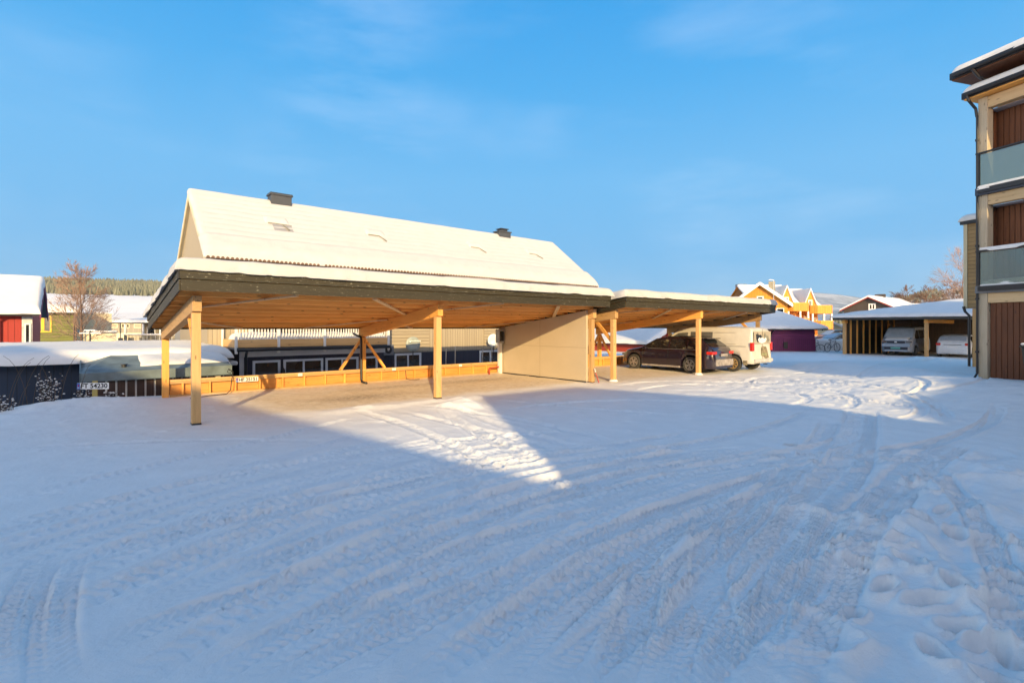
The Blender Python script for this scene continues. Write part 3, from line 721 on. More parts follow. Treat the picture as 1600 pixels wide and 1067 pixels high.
# ---------------------------------------------------------------- the house behind the carports
hl = UV(1.7, 10, -1.3)
H = thing('terraced_house', 'long beige house with a steep snowy roof behind the nearer carport', 'house', hl, ANG)
W = 21.8; e0 = 5.85; k = .775
pl = lambda y: e0+k*(y+.5)
mb = MB(); a, c = .13, W-.13
mb.prism([(a, 0, -.4), (a, 7, -.4), (a, 7, pl(0)-.2), (a, 3.5, pl(3.5)-.2), (a, 0, pl(0)-.2)], (c-a, 0, 0)); wl = mb.build('wall', 'beige_v', H)
mb = MB(); mb.box(a-.012, -.03, -.4, c+.012, .0, 2.05); mb.build('navy_cladding', 'navy_v', H)
for x0, x1 in ((7.1, 9.7), (13.1, 15.6), (19, 21)):
    mb = MB(); mb.box(x0, -.032, 2.06, x1, -.002, 5.6); mb.build('level_cladding', 'beige_h', wl)
mb = MB(); mb.box(a-.02, -.05, 2.03, c+.02, -.033, 2.09); mb.build('band_board', 'greybrown', H)
rf = MB()
rf.prism([(0, -.5, pl(-.5)-.14), (0, 3.5, pl(3.5)-.14), (0, 3.5, pl(3.5)), (0, -.5, pl(-.5))], (W, 0, 0))
rf.prism([(0, 7.5, pl(-.5)-.14), (0, 3.501, pl(3.5)-.14), (0, 3.501, pl(3.5)), (0, 7.5, pl(-.5))], (W, 0, 0)); ro = rf.build('roof', 'cream', H)
for x in (-.03, W):
    for s in (0, 1):
        bb = MB(); yy = (lambda y: y) if s == 0 else (lambda y: 7-y)
        bb.prism([(x, yy(-.52), pl(-.5)-.24), (x, yy(3.49), pl(3.49)-.24), (x, yy(3.49), pl(3.49)+.03), (x, yy(-.52), pl(-.5)+.03)], (.03, 0, 0)); bb.build('barge_board', 'cream', H)
tl = MB()
x = .06
while x < W-.1:
    tl.lathe([(.06, -.09), (.06, .06)], (x, -.5, e0-.03), 'y', 8); x += .16
tl.build('tile_edge', 'bark', ro)
g = MB(); g.tube([(0, -.60, e0-.13), (W, -.60, e0-.13)], .06, 8); g.build('gutter', 'dark_metal', H, smooth=True)
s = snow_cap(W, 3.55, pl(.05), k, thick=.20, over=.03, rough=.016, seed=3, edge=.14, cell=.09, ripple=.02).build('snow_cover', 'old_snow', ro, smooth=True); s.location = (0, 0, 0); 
for v in s.data.vertices: v.co.y += .05
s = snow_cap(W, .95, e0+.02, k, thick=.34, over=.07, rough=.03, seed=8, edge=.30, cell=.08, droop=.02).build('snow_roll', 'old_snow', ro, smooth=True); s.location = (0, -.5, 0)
s = snow_cap(W, 4.0, pl(3.5)+.0, -k, thick=.2, over=.03, rough=.02, seed=4, edge=.14, cell=.3).build('snow_cover', 'snow', ro, smooth=True); s.location = (0, 3.5, 0)
for i, (u, v) in enumerate(VENTS):
    x = u-1.7; y = v-10; z = pl(y)+.2
    b = MB(); b.bar((x-.35, y+.1, z+.10), (x+.22, y+.08, z+.09), .09, .05); b.bar((x+.22, y+.08, z+.09), (x+.42, y-.35, z-.20), .05, .05)
    if i == 0: b.bar((x+.22, y+.08, z+.09), (x+.62, y+.08, z+.07), .09, .05)
    sk = b.build('roof_window', 'grey_stone', ro)
    if i == 0:
        b = MB(); b.prism([(x-.2, y-.45, z-.40), (x+.6, y-.45, z-.40), (x+.6, y+.05, z+.03), (x-.2, y+.05, z+.03)], (0, 0, .06)); b.build('pane', 'grey_pane', sk)
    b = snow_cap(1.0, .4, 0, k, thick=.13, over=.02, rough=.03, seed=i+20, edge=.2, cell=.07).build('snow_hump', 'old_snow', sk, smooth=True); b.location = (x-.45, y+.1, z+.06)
for (x, wd, z0, z1) in ((5.39-1.7, .46, 8.5, 9.50), (18.94-1.7, .46, 8.5, 9.40)):
    b = MB(); b.box(x-wd, 3.25, z0, x+wd, 3.85, z1-.1); b.box(x-wd-.05, 3.2, z1-.1, x+wd+.05, 3.9, z1-.03)
    ch = b.build('chimney', 'chimney', ro, bevel=.01)
    b = MB()
    if x > 10:
        b.box(x-.25, 3.35, z1-.03, x+.25, 3.75, z1+.10); b.box(x-.32, 3.28, z1+.10, x+.32, 3.82, z1+.15)
    else: b.box(x-wd-.03, 3.22, z1-.028, x+wd+.03, 3.88, z1+.01)
    b.build('cap', 'dark_metal', ch)
# extension with windows, balcony on top
ex0, ex1, ey = .9, 6.45, -1.7
b = MB(); b.box(ex0, ey, -.4, ex1, -.04, 2.42); ext = b.build('extension_wall', 'navy_v', H)
b = MB(); b.box(ex0-.05, ey-.04, 2.16, ex1+.05, ey-.003, 2.36); b.box(ex0-.05, ey-.03, -.4, ex0+.10, ey-.0035, 2.155); b.build('frieze_board', 'blue_white', ext)
for u0, u1, n in ((2.98, 3.94, 0), (4.05, 5.54, 1), (5.64, 7.0, 1), (7.12, 7.85, 0)):
    window(ext, (u0+u1)/2-1.7, .9, u1-u0, 1.12, ey, frame='blue_white', bars=n, fw=.085)
b = MB(); b.lathe([(.02, 1.72), (.07, 1.66), (.09, 1.5), (.06, 1.36), (.02, 1.3)], (4.0-1.7+.0, ey-.16, 0), n=8); b.bar((2.3, ey-.16, 1.72), (2.3, ey, 1.95), .03, .03); b.build('wall_lantern', 'black', ext)
b = MB(); b.box(ex0-.25, ey-.28, 2.44, ex1+.1, -.04, 2.56); bal = b.build('balcony_floor', 'slate', H)
b = MB(); b.box(ex0-.25, ey-.31, 2.52, ex1+.1, ey-.283, 2.80); b.box(ex0-.28, ey-.31, 2.52, ex0-.253, -.1, 2.80); b.build('edge_board', 'glulam_x', bal)
b = MB(); b.tube([(ex0-.2, ey-.38, 2.45), (ex1+.1, ey-.38, 2.42)], .065, 8); b.tube([(1.02, ey-.38, 2.40), (1.0, ey-.35, 2.25), (1.05, ey-.12, 2.05), (1.05, ey-.1, 1.9), (1.05, ey-.1, -.3)], .045, 8); b.build('gutter', 'dark_metal', bal, smooth=True)
s = snow_cap(ex1-ex0+.1, 1.6, 2.72, 0, thick=.27, over=.02, rough=.08, seed=5, edge=.2, cell=.1).build('balcony_snow', 'snow', bal, smooth=True); s.location = (ex0-.1, ey-.15, 0)
b = MB(); b.box(ex0-.25, ey-.30, 3.72, ex1+.1, ey-.22, 3.77)
x = ex0-.2
while x < ex1+.1: b.box(x-.018, ey-.275, 2.6, x+.018, ey-.245, 3.718); x += .105
for x in (ex0-.22, ex0+1.2, ex0+2.9, ex0+4.5, ex1+.06): b.box(x-.045, ey-.36, 2.3, x+.045, ey-.315, 3.80)
b.box(ex0-.26, ey-.28, 3.722, ex0-.2, -.1, 3.768); b.build('railing', 'white_paint', bal)
window(H, 2.4, 2.9, 1.6, 2.1, -.0, bars=1, frame='white_paint'); window(H, 4.9, 2.9, 1.2, 2.1, -.0, frame='white_paint')
for u0, u1 in ((9.49, 10.92), (14.46, 15.9), (18.2, 19.6)): window(H, (u0+u1)/2-1.7, .95, u1-u0, 1.05, -.03, bars=1, frame='blue_white', fw=.1)
for u0 in (9.6, 14.3, 18.3): window(H, u0+.5-1.7, 3.6, 1.3, 1.3, -.0, bars=1)
b = MB(); b.tube([(.62, -.55, e0-.2), (.62, -.12, e0-.6), (.62, -.1, e0-.8), (.62, -.1, -.3)], .05, 8); b.tube([(7.05, -.1, e0-.6), (7.05, -.1, -.3)], .05, 8); b.build('downpipe', 'white_paint', H, smooth=True)
b = MB(); b.box(.1, -2.0, 1.9, .75, -.5, 2.05); b.build('porch_canopy', 'snow', H, bevel=.04)
def dish(label, x, z, r, mat, y=-.55, logo=False):
    c = hl+U*x+V*y; t = thing('satellite_dish', label, 'satellite dish', (c.x, c.y, hl.z+z), ANG-R(12), 'satellite dishes on the beige house')
    pr = [(r*q, .16*r*(q*q)-.0) for q in (0.001, .25, .5, .75, .92, 1)]
    m2 = MB(); m2.lathe([(a_, -.32*h_*2) for a_, h_ in pr]+[(r*.99, -.10*r-.01), (r*.5, -.02), (.001, .015)], (0, 0, 0), 'y', 26)
    m2.build('reflector', mat, t, smooth=True)
    m2 = MB(); m2.tube([(0, -.05, -r*.95), (0, -.5, -r*.55)], .012, 6); m2.box(-.03, -.58, -r*.6, .03, -.5, -r*.48); m2.build('feed_arm', 'steel', t)
    m2 = MB(); m2.tube([(0, .02, 0), (0, .25, -.05), (0, .5, -.05)], .03, 8); m2.tube([(0, -.05, -r*.9), (0, .0, -r-.35)], .02, 6); m2.build('bracket', 'dark_metal', t)
    if logo:
        m2 = MB(); m2.lathe([(.045, -.034), (.045, -.028)], (-r*.42, -.055, r*.36), 'y', 12)
        for i in range(9): m2.box(-r*.26+i*.052, -.088, r*.33, -r*.26+i*.052+.034, -.082, r*.33+(.05 if i % 3 else .065))
        m2.build('emblem', 'plate', t)
dish('larger grey satellite dish with a white emblem on the beige house wall', 10.19-1.7, 2.45, .35, 'dish', logo=True)
dish('white satellite dish behind the meter box of the partition', 15.0-1.7, 2.55, .34, 'dish_white')
c = hl+U*(9.0-1.7)+V*(-.28); t = thing('heat_pump', 'small grey fan unit on the house wall left of the grey dish', 'heat pump', (c.x, c.y, hl.z+1.95), ANG)
MB().box(-.28, -.15, 0, .28, .15, .5).build('casing', 'slate', t, bevel=.02)
b = MB(); b.lathe([(.17, -.165), (.17, -.152)], (0, 0, .25), 'y', 18); fa = b.build('fan_grille', 'black', t)
b = MB(); b.lathe([(.05, -.172), (.05, -.166)], (0, 0, .25), 'y', 10); b.build('hub', 'steel', fa)
for i, (u, nm) in enumerate(((9.55, 'first'), (10.1, 'second'), (10.6, 'third'), (12.05, 'fourth'), (12.6, 'fifth'))):
    c = UV(u, 6.5); b = MB(); b.tube([(0, 0, -1.35), (.02+.03*(i % 2), 0, .95+.08*(i % 3))], .022, 6)
    o = b.build('bamboo_pole', 'steel', loc=(c.x, c.y, 0)); tag(o, f'thin grey pole behind the low timber wall, {nm} of five from the left', 'pole', 'grey poles behind the low wall')
# ---------------------------------------------------------------- vehicles
def cr(xs, P):
    return np.interp(xs, [p[0] for p in P], [p[1] for p in P])
def car(name, label, cat, loc, rz, top, belt, width, wheels, paint, wr=.33, zb=.24, tumble=.30, side=(), wind=None, rear=None, glassm='car_glass', rim='chrome',
        lights=None, grp=None, grime=None, extras=None, track=None, spokes=5):
    t = thing(name, label, cat, loc, rz, grp)
    x0 = top[0][0]; x1 = top[-1][0]
    xs = sorted(set([x0, x1]+list(np.linspace(x0, x1, 70))+[w+a*wr*1.22 for w in wheels for a in (-1, -.92, -.8, -.6, -.35, 0, .35, .6, .8, .92, 1)]))
    xs = np.array(xs)
    sm = lambda P, x: (cr(x-.06, P)+2*cr(x, P)+cr(x+.06, P))/4
    T = sm(top, xs); T[0] = cr(xs[0], top); T[-1] = cr(xs[-1], top); Bt = np.minimum(sm(belt, xs), T-.03); Wd = sm(width, xs); Wd[0] = cr(xs[0], width); Wd[-1] = cr(xs[-1], width)
    def sec(i):
        w, tp, bl = Wd[i], T[i], Bt[i]; z = zb
        for wx in wheels:
            d = abs(xs[i]-wx)
            if d < wr*1.22: z = max(z, wr+math.sqrt(max(0, (wr*1.22)**2-d*d)))
        z = min(z, bl-.08)
        g = max(0, tp-bl); yr = w*.955-tumble*g; c = min(1, g/.35)
        return [(w*.62, zb+.02 if z == zb else z), (w*.95, z), (w*.992, z+.07 if z+.07 < bl-.05 else z+.02), (w, z+(bl-z)*.55), (w*.985, z+(bl-z)*.86), (w*.955, bl),
                (yr+(.0)*c, tp-.045*c-.01), (yr*.93, tp-.012*c-.004), (yr*.55, tp+.004), (0, tp+.012)]
    S = [sec(i) for i in range(len(xs))]; n = len(S[0]); m = MB(); vs = []
    for i, s in enumerate(S):
        vs += [(xs[i], y, z) for y, z in s]+[(xs[i], -y, z) for y, z in s[-2::-1]]
    k = 2*n-1; fs = [(i*k+j, i*k+j+1, (i+1)*k+j+1, (i+1)*k+j) for i in range(len(xs)-1) for j in range(k-1)]
    fs += [tuple(range(k)), tuple((len(xs)-1)*k+j for j in range(k-1, -1, -1))]
    fs += [(i*k, (i+1)*k, (i+1)*k+k-1, i*k+k-1) for i in range(len(xs)-1)]
    m.add(vs, fs); body = m.build('body', paint, t, smooth=True)
    md = body.modifiers.new('edges', 'EDGE_SPLIT'); md.split_angle = R(38)
    def ysurf(x, z):
        tp = float(np.interp(x, xs, T)); bl = float(np.interp(x, xs, Bt)); w = float(np.interp(x, xs, Wd))
        g = max(.001, tp-bl); yr = w*.955-tumble*g
        f = (z-bl)/max(.02, (tp-.05-bl))
        if f < 0:
            return w*(.985 if z < bl-.1 else .965)
        return w*.955+(yr-w*.955)*min(1, f)
    for poly in side:          # (x, low, high) columns
        for sg in (1, -1):
            m = MB(); P = []
            X = np.linspace(poly[0][0], poly[-1][0], 9)
            lo = np.interp(X, [p[0] for p in poly], [p[1] for p in poly]); hi = np.interp(X, [p[0] for p in poly], [p[2] for p in poly])
            for x, a, b in zip(X, lo, hi):
                P += [(x, sg*(ysurf(x, a)+.008), a), (x, sg*(ysurf(x, (a+b)/2)+.008), (a+b)/2), (x, sg*(ysurf(x, b)+.008), b)]
            m.add(P, [(i*3+j, i*3+j+1, i*3+j+4, i*3+j+3) for i in range(8) for j in (0, 1)]); wd = m.build('side_window', glassm, t)
            sd = wd.modifiers.new('th', 'SOLIDIFY'); sd.thickness = .006
    def topglass(nm, a, b, fr, mt, wscale=.9):
        m = MB(); X = np.linspace(a, b, 8); P = []
        for x in X:
            tp = float(np.interp(x, xs, T)); bl = float(np.interp(x, xs, Bt)); w = float(np.interp(x, xs, Wd)); yr = (w*.955-tumble*max(0, tp-bl))*wscale
            P += [(x, yr*q, tp+.016-.012*abs(q)) for q in (-1, -.5, 0, .5, 1)]
        m.add(P, [(i*5+j, i*5+j+1, i*5+j+6, i*5+j+5) for i in range(7) for j in range(4)]); o = m.build(nm, mt, t)
        sd = o.modifiers.new('th', 'SOLIDIFY'); sd.thickness = .008; sd.offset = 1
    if wind: topglass('windshield', *wind)
    if rear: topglass('rear_window', *rear)
    hw = max(p[1] for p in width)
    under = MB(); under.box(x0+.25, -hw*.6, zb+.0, x1-.25, hw*.6, zb+.25); under.build('underbody', 'black', t)
    for wx in wheels:
        for sg in (1, -1):
            y = sg*(hw-.115)
            wh = MB(); wh.lathe([(wr*.6, -.1), (wr*.93, -.105), (wr, -.07), (wr, .07), (wr*.93, .105), (wr*.6, .1)], (wx, y, wr), 'y', 28); ty = wh.build('wheel', 'tyre', t, smooth=False)
            rm = MB(); o = y+sg*.085; rm.lathe([(wr*.66, -.02), (wr*.66, .022), (wr*.58, .024), (wr*.58, -.015)], (wx, o, wr), 'y', 24)
            for q in range(spokes*2):
                a = math.pi*q/spokes+(.12 if q % 2 else -.12); ca, sa = math.cos(a), math.sin(a)
                rm.bar((wx+ca*wr*.1, o+sg*.012, wr+sa*wr*.1), (wx+ca*wr*.6, o+sg*.012, wr+sa*wr*.6), .035, .02, up=(0, 1, 0))
            rm.lathe([(wr*.15, -.02), (wr*.15, .03)], (wx, o, wr), 'y', 12); rm.build('rim', rim, ty)
            ih = MB(); ih.lathe([(wr*.6, -.0), (wr*.6, .002)], (wx, y+sg*.06, wr), 'y', 20); ih.build('hub', 'black', ty)
    for (nm, mat, bx) in (extras or []):
        m = MB()
        for q in bx: m.box(*q)
        m.build(nm, mat, t, bevel=.012)
    return t, ysurf
M['tyre'] = plain('snowy_tyre', (.05, .048, .045), .85, var=.5, scale=9)
M['grime_body'] = M['salt']
wag_top = [(-2.42,.62),(-2.38,.98),(-2.25,1.06),(-1.75,1.40),(-1.2,1.455),(-.2,1.47),(.25,1.42),(1.05,1.0),(1.9,.86),(2.2,.68),(2.24,.5)]
wag_belt = [(-2.42,.60),(-2.3,.93),(-1.2,.95),(.9,.91),(1.6,.82),(2.24,.48)]
wag_w = [(-2.42,.70),(-2.32,.82),(-2.1,.885),(-1.2,.91),(1.2,.91),(1.8,.86),(2.15,.72),(2.24,.58)]
wag, ys_ = car('estate_car', 'dark purple estate car with salt stained tail, parked nose in under the farther carport', 'car', (7.33, 23.46, 0), R(130), wag_top, wag_belt, wag_w, (-1.4, 1.4), 'plum_car',
    wr=.335, zb=.2, side=[[(-.35,.965,1.36),(.3,.955,1.34),(.93,.935,.98)],[(-1.2,.985,1.37),(-.43,.97,1.37)],[(-1.85,1.06,1.20),(-1.55,1.0,1.33),(-1.27,.99,1.365)]],
    wind=(.32, .98, 0, 'glass', .9), rear=(-2.2, -1.82, 0, 'glass', .82),
    extras=[('tail_light', 'light_red', [(-2.385,.50,.78,-2.12,.868,.90)]), ('tail_light', 'light_red', [(-2.385,-.868,.78,-2.12,-.50,.90)]),
            ('bumper', 'salt', [(-2.47,-.68,.32,-2.30,.68,.58)]), ('number_plate', 'salt', [(-2.45,-.26,.70,-2.40,.26,.81)]),
            ('roof_spoiler', 'plum_car', [(-1.98,-.55,1.395,-1.72,.55,1.43)]), ('sill', 'salt', [(-.95,-.925,.19,.95,.925,.27)]),
            ('mirror', 'plum_car', [(.62,.93,.93,.80,1.08,1.05)]), ('mirror', 'plum_car', [(.62,-1.08,.93,.80,-.93,1.05)]),
            ('headlight', 'glass2', [(1.93,.56,.60,2.16,.76,.70)]), ('headlight', 'glass2', [(1.93,-.76,.60,2.16,-.56,.70)]),
            ('roof_rail', 'dark_metal', [(-1.5,.60,1.465,.1,.63,1.50)]), ('roof_rail', 'dark_metal', [(-1.5,-.63,1.465,.1,-.60,1.50)]),
            ('door_handle', 'dark_metal', [(-.52,.905,.84,-.34,.925,.865)]), ('door_handle', 'dark_metal', [(-1.32,.905,.85,-1.14,.925,.875)])])
van_top = [(-2.47,.55),(-2.46,1.70),(-2.36,1.88),(-2.2,1.93),(-1,1.96),(.95,1.94),(1.15,1.88),(1.95,1.22),(2.35,1.02),(2.47,.75),(2.48,.5)]
van_belt = [(-2.47,.5),(-2.4,1.12),(1.2,1.12),(2.0,1.02),(2.3,.9),(2.48,.46)]
van_w = [(-2.47,.90),(-2.40,.95),(-2,.96),(1.6,.96),(2.1,.9),(2.4,.72),(2.48,.6)]
van, _ = car('panel_van', 'white panel van coated in salt with a wolf picture on its rear window', 'van', (9.41, 24.37, 0), R(130), van_top, van_belt, van_w, (-1.60, 1.62), 'van_beige', wr=.355, zb=.36, tumble=.11,
    side=[[(.62,1.16,1.70),(1.15,1.16,1.66),(1.62,1.16,1.36)],[(-.62,1.16,1.73),(.48,1.16,1.73)]], wind=(1.2, 1.92, 0, 'glass', .9), rim='rust_rim', spokes=8, glassm='glass2',
    extras=[('tail_light', 'light_red', [(-2.49,.80,.92,-2.36,.958,1.28)]), ('tail_light', 'light_red', [(-2.49,-.958,.92,-2.36,-.80,1.28)]),
            ('bumper', 'salt_light', [(-2.56,-.84,.42,-2.38,.84,.56)]), ('door_seam', 'black', [(-2.478,-.006,.52,-2.466,.006,1.86)]), ('door_seam', 'seam', [(.545,.955,.45,.557,.967,1.12),(-.72,.957,.45,-.708,.967,1.12),(1.62,.945,.5,1.632,.965,1.1),(-.7,.957,.46,.55,.967,.472)]),
            ('sliding_rail', 'grey_stone', [(-2.2,.955,1.105,-.55,.968,1.12)]), ('mirror', 'black', [(1.25,.98,1.1,1.4,1.15,1.3)]),
            ('number_plate', 'dull_plate', [(-2.482,-.42,.70,-2.468,.10,.81)]), ('tow_bar', 'black', [(-2.68,-.03,.33,-2.5,.03,.37)]),
            ('side_panel', 'van_beige', [(-1.75,.931,1.20,-.75,.936,1.22),(-1.75,.905,1.72,-.75,.91,1.74)])])
M['wolf_grey'] = M['bin']
# rear windows with the printed animal head
m = MB(); m.box(-2.482, -.80, 1.22, -2.462, -.03, 1.76); m.box(-2.482, .03, 1.22, -2.462, .80, 1.76); rw = m.build('rear_window', 'beige_glass', van, bevel=.01)
def flat(pts, mat, nm, x=-2.486):
    m = MB(); m.prism([(x, y, z) for y, z in pts], (-.003, 0, 0)); m.build(nm, mat, rw)
flat([(.62,1.42),(.66,1.68),(.55,1.60),(.50,1.72),(.40,1.60),(.20,1.62),(.10,1.55),(.12,1.42),(.30,1.30),(.52,1.30)], 'ink', 'dark_marking')
flat([(-.1,1.60),(-.2,1.72),(-.32,1.60),(-.52,1.55),(-.66,1.36),(-.5,1.27),(-.28,1.38),(-.12,1.46)], 'grey_stone', 'grey_marking')
flat([(.48,1.40),(.36,1.50),(.22,1.46),(.05,1.50),(-.12,1.43),(-.28,1.5),(-.36,1.40),(-.2,1.28),(.1,1.24),(.36,1.28)], 'plate', 'white_marking', -2.490)
far_top = [(-2.45,.6),(-2.43,1.7),(-2.3,1.92),(-1,1.97),(.9,1.95),(1.1,1.88),(1.85,1.22),(2.3,1.08),(2.44,.85),(2.46,.5)]
flat([(.10,1.02),(.0,1.12),(-.35,1.08),(-.45,.92),(-.62,.60),(-.3,.55),(-.1,.66),(.12,.70)], 'rust_dirt', 'dirt_stain', -2.474)
for q in ((-2.25, .957, .30, -2.06, .964, .50), (-1.05, .9572, .28, 1.1, .9635, .36)): m = MB(); m.box(*q); m.build('dirt_stain', 'rust_dirt', van, bevel=.003)
wag.scale = (1.03,)*3
m = MB()
for x in (.92, -.39, -1.24): m.box(x, .90, .33, x+.012, .916, .93)
m.build('door_seam', 'black', wag)
m = MB(); m.box(-1.9, .872, .955, .9, .895, .972); m.build('window_trim', 'chrome', wag)
fc, fu = Vector((28.2, 36.7, 0)), ANG+math.pi
fv, _ = car('minivan', 'frosted silver minivan facing out of the dark carport at right, snow on its nose', 'van', fc, fu, far_top, van_belt, van_w, (-1.5, 1.5), 'silver', wr=.34, zb=.26, tumble=.16,
    side=[[(.55,1.16,1.74),(1.1,1.16,1.7),(1.6,1.16,1.36)],[(-.9,1.16,1.76),(.45,1.16,1.76)],[(-2.2,1.2,1.72),(-1.0,1.16,1.76)]], wind=(1.13, 1.82, 0, 'frost_pane', .9),
    extras=[('headlight', 'glass2', [(2.2,.55,.88,2.42,.84,1.0)]), ('headlight', 'glass2', [(2.2,-.84,.88,2.42,-.55,1.0)]), ('grille', 'navy_trim', [(2.40,-.52,.86,2.475,.52,.98)]),
            ('air_intake', 'navy_trim', [(2.36,-.66,.40,2.49,.66,.58)]), ('number_plate', 'dull_green', [(2.492,-.28,.46,2.505,.26,.57)]), ('bumper', 'silver', [(2.30,-.80,.60,2.485,.80,.82)]),
            ('emblem', 'white_paint', [(2.476,-.07,.88,2.49,.07,.98)])])
m = snow_cap(.42, 1.3, 0, 0, thick=.05, over=.01, rough=.015, seed=3, edge=.1, cell=.06, zx=-.40).build('bonnet_snow', 'snow', fv, smooth=True); m.location = (1.88, -.65, 1.21)
hat_top = [(-2.08,.55),(-2.05,.98),(-1.95,1.05),(-1.5,1.38),(-.9,1.46),(.1,1.45),(.35,1.40),(1.15,.98),(1.8,.86),(2.05,.6),(2.07,.5)]
hat_belt = [(-2.08,.52),(-1.95,.93),(1,.9),(1.6,.8),(2.07,.46)]
hat_w = [(-2.08,.72),(-1.98,.83),(-1.7,.89),(1.2,.89),(1.8,.82),(2.07,.6)]
def hatch(nm, label, loc, rz, paint, grp=None, rear='frost_pane'):
    return car(nm, label, 'car', loc, rz, hat_top, hat_belt, hat_w, (-1.28, 1.28), paint, wr=.315, zb=.2, grp=grp,
        side=[[(-.3,.96,1.34),(.3,.95,1.33),(.95,.93,.97)],[(-1.3,.98,1.34),(-.38,.96,1.35)]], wind=(.42,1.08,0,'frost_pane',.9), rear=(-1.92,-1.55,0,rear,.84),
        extras=[('tail_light','light_red',[(-2.06,.60,.76,-1.88,.84,.92)]),('tail_light','light_red',[(-2.06,-.84,.76,-1.88,-.60,.92)]),('bumper',paint,[(-2.14,-.74,.28,-1.98,.74,.52)]),
                ('number_plate','plate',[(-2.10,-.26,.62,-2.065,.26,.72)]),('plate_trim','bin',[(-2.092,-.45,.80,-2.06,.45,.825)]),('mirror',paint,[(.55,.9,.9,.7,1.04,1.0)])])[0]
hatch('hatchback', 'white hatchback seen from behind under the dark carport, beside the corner pillar', (29.9, 34.25, 0), ANG, 'white_car')
hatch('parked_car', 'pale grey car behind the snow wall, nearer one of the two beyond the bicycles', (30.3, 47.5, -.05), R(185), 'grey_car')
hatch('parked_car', 'white car behind the snow wall, its snowy bonnet at the edge of the dark carport', (34.2, 47.2, -.05), R(185), 'white_car')
car('parked_car', 'black snow topped car behind the pale grey car', 'car', (33.3, 53, 0), R(180), [(x, z*1.12) for x, z in wag_top], [(x, z*1.12) for x, z in wag_belt], wag_w, (-1.4, 1.4), 'black_car', wr=.36,
    side=[[(-1.8,1.15,1.45),(.2,1.1,1.5),(.8,1.08,1.15)]], wind=(.32,.98,0,'frost_pane',.9))
# ---------------------------------------------------------------- generic building pieces
def gable(name, label, cat, loc, rz, w, L, ze, zr, wall, trim='white_paint', over=.4, snow=.22, zb=-1.5, grp=None, ends='y', seed=0, hips=False):
    """box of width w (x, centred) and length L (y, from 0) with its gable at y = 0; ridge along y"""
    t = thing(name, label, cat, loc, rz, grp); h = w/2; k = (zr-ze)/h
    m = MB(); m.prism([(-h, 0, zb), (h, 0, zb), (h, 0, ze), (0, 0, zr), (-h, 0, ze)], (0, L, 0)); m.build('wall', wall, t)
    r = MB()
    for s in (-1, 1):
        q = [(s*(h+over), ze-k*over), (0, zr), (0, zr+.13), (s*(h+over), ze-k*over+.13)]
        r.prism([(x, -over, z+.02) for x, z in q], (0, L+2*over, 0))
    ro = r.build('roof', 'dark_metal', t)
    for yy in (-over-.03, L+over+.0):
        for s in (-1, 1):
            tb = MB(); tb.prism([(s*(h+over), yy, ze-k*over-.08), (0, yy, zr-.06), (0, yy, zr+.17), (s*(h+over), yy, ze-k*over+.15)], (0, .03, 0)); tb.build('barge_board', trim, t)
    for s in (-1, 1):
        c = snow_cap(h+over, L+2*over, zr+.15, 0, thick=snow, over=.06, rough=.03, seed=seed+s, edge=.22, cell=max(.15, L/30), zx=-k).build('snow_cover', 'snow', ro, smooth=True)
        if s == 1: c.location = (0, -over, 0)
        else:
            for v in c.data.vertices: v.co.x *= -1
            c.data.flip_normals(); c.location = (0, -over, 0)
    return t, ro
# shed with the low felt roof behind the snow bank
c = UV(-1.8, 6.0); S = thing('slatted_shed', 'low shed with dark brown slats and grey green roof beside the carport', 'shed', (c.x, c.y, -1.14), ANG)
m = MB(); m.box(.15, .12, 0, 3.45, 1.9, 1.62); m.build('inner_wall', 'black', S)
m = MB(); m.box(.1, .06, 0, 3.5, .115, 1.60); m.build('pale_backing', 'white_paint', S)
x = .12
while x < 3.5:
    MB().box(x, .02, .1, x+.175, .058, 1.64).build('slat', 'brown', S); x += .222
m = MB()
m.prism([(0, -.18, 1.62), (3.62, -.18, 1.62), (3.62, -.18, 1.90), (0, -.18, 1.84)], (0, .04, 0)); m.prism([(-.03, -.14, 1.60), (-.03, 2.1, 2.0), (-.03, 2.1, 2.2), (-.03, -.14, 1.85)], (.03, 0, 0)); m.build('fascia', 'shed_felt', S)
m = MB(); m.add([(-.02,-.14,1.84),(3.62,-.14,1.88),(3.62,2.1,2.32),(.9,2.1,2.34),(-.02,2.1,2.04),(-.02,-.14,1.60),(3.62,-.14,1.60),(3.62,2.1,1.9),(-.02,2.1,1.9)], [(0,1,2,3),(0,3,4),(5,8,7,6),(0,5,6,1),(1,6,7,2),(2,7,8,4,3),(4,8,5,0)])
sro = m.build('roof', 'shed_felt', S)
s = snow_cap(2.3, 1.6, 2.02, .17, thick=.07, over=.02, rough=.05, seed=12, edge=.35, cell=.08).build('snow_cover', 'snow', sro, smooth=True); s.location = (1.35, .35, -.06)
m = MB(); m.lathe([(.06, 0), (.06, .07), (.09, .08), (.09, .10), (0.01, .11)], (.95, .35, 1.93), n=12); m.build('vent', 'dark_metal', sro)
MB().box(3.2, -.03, 1.35, 3.34, .02, 1.58).build('wall_lamp', 'cream', S, bevel=.01)
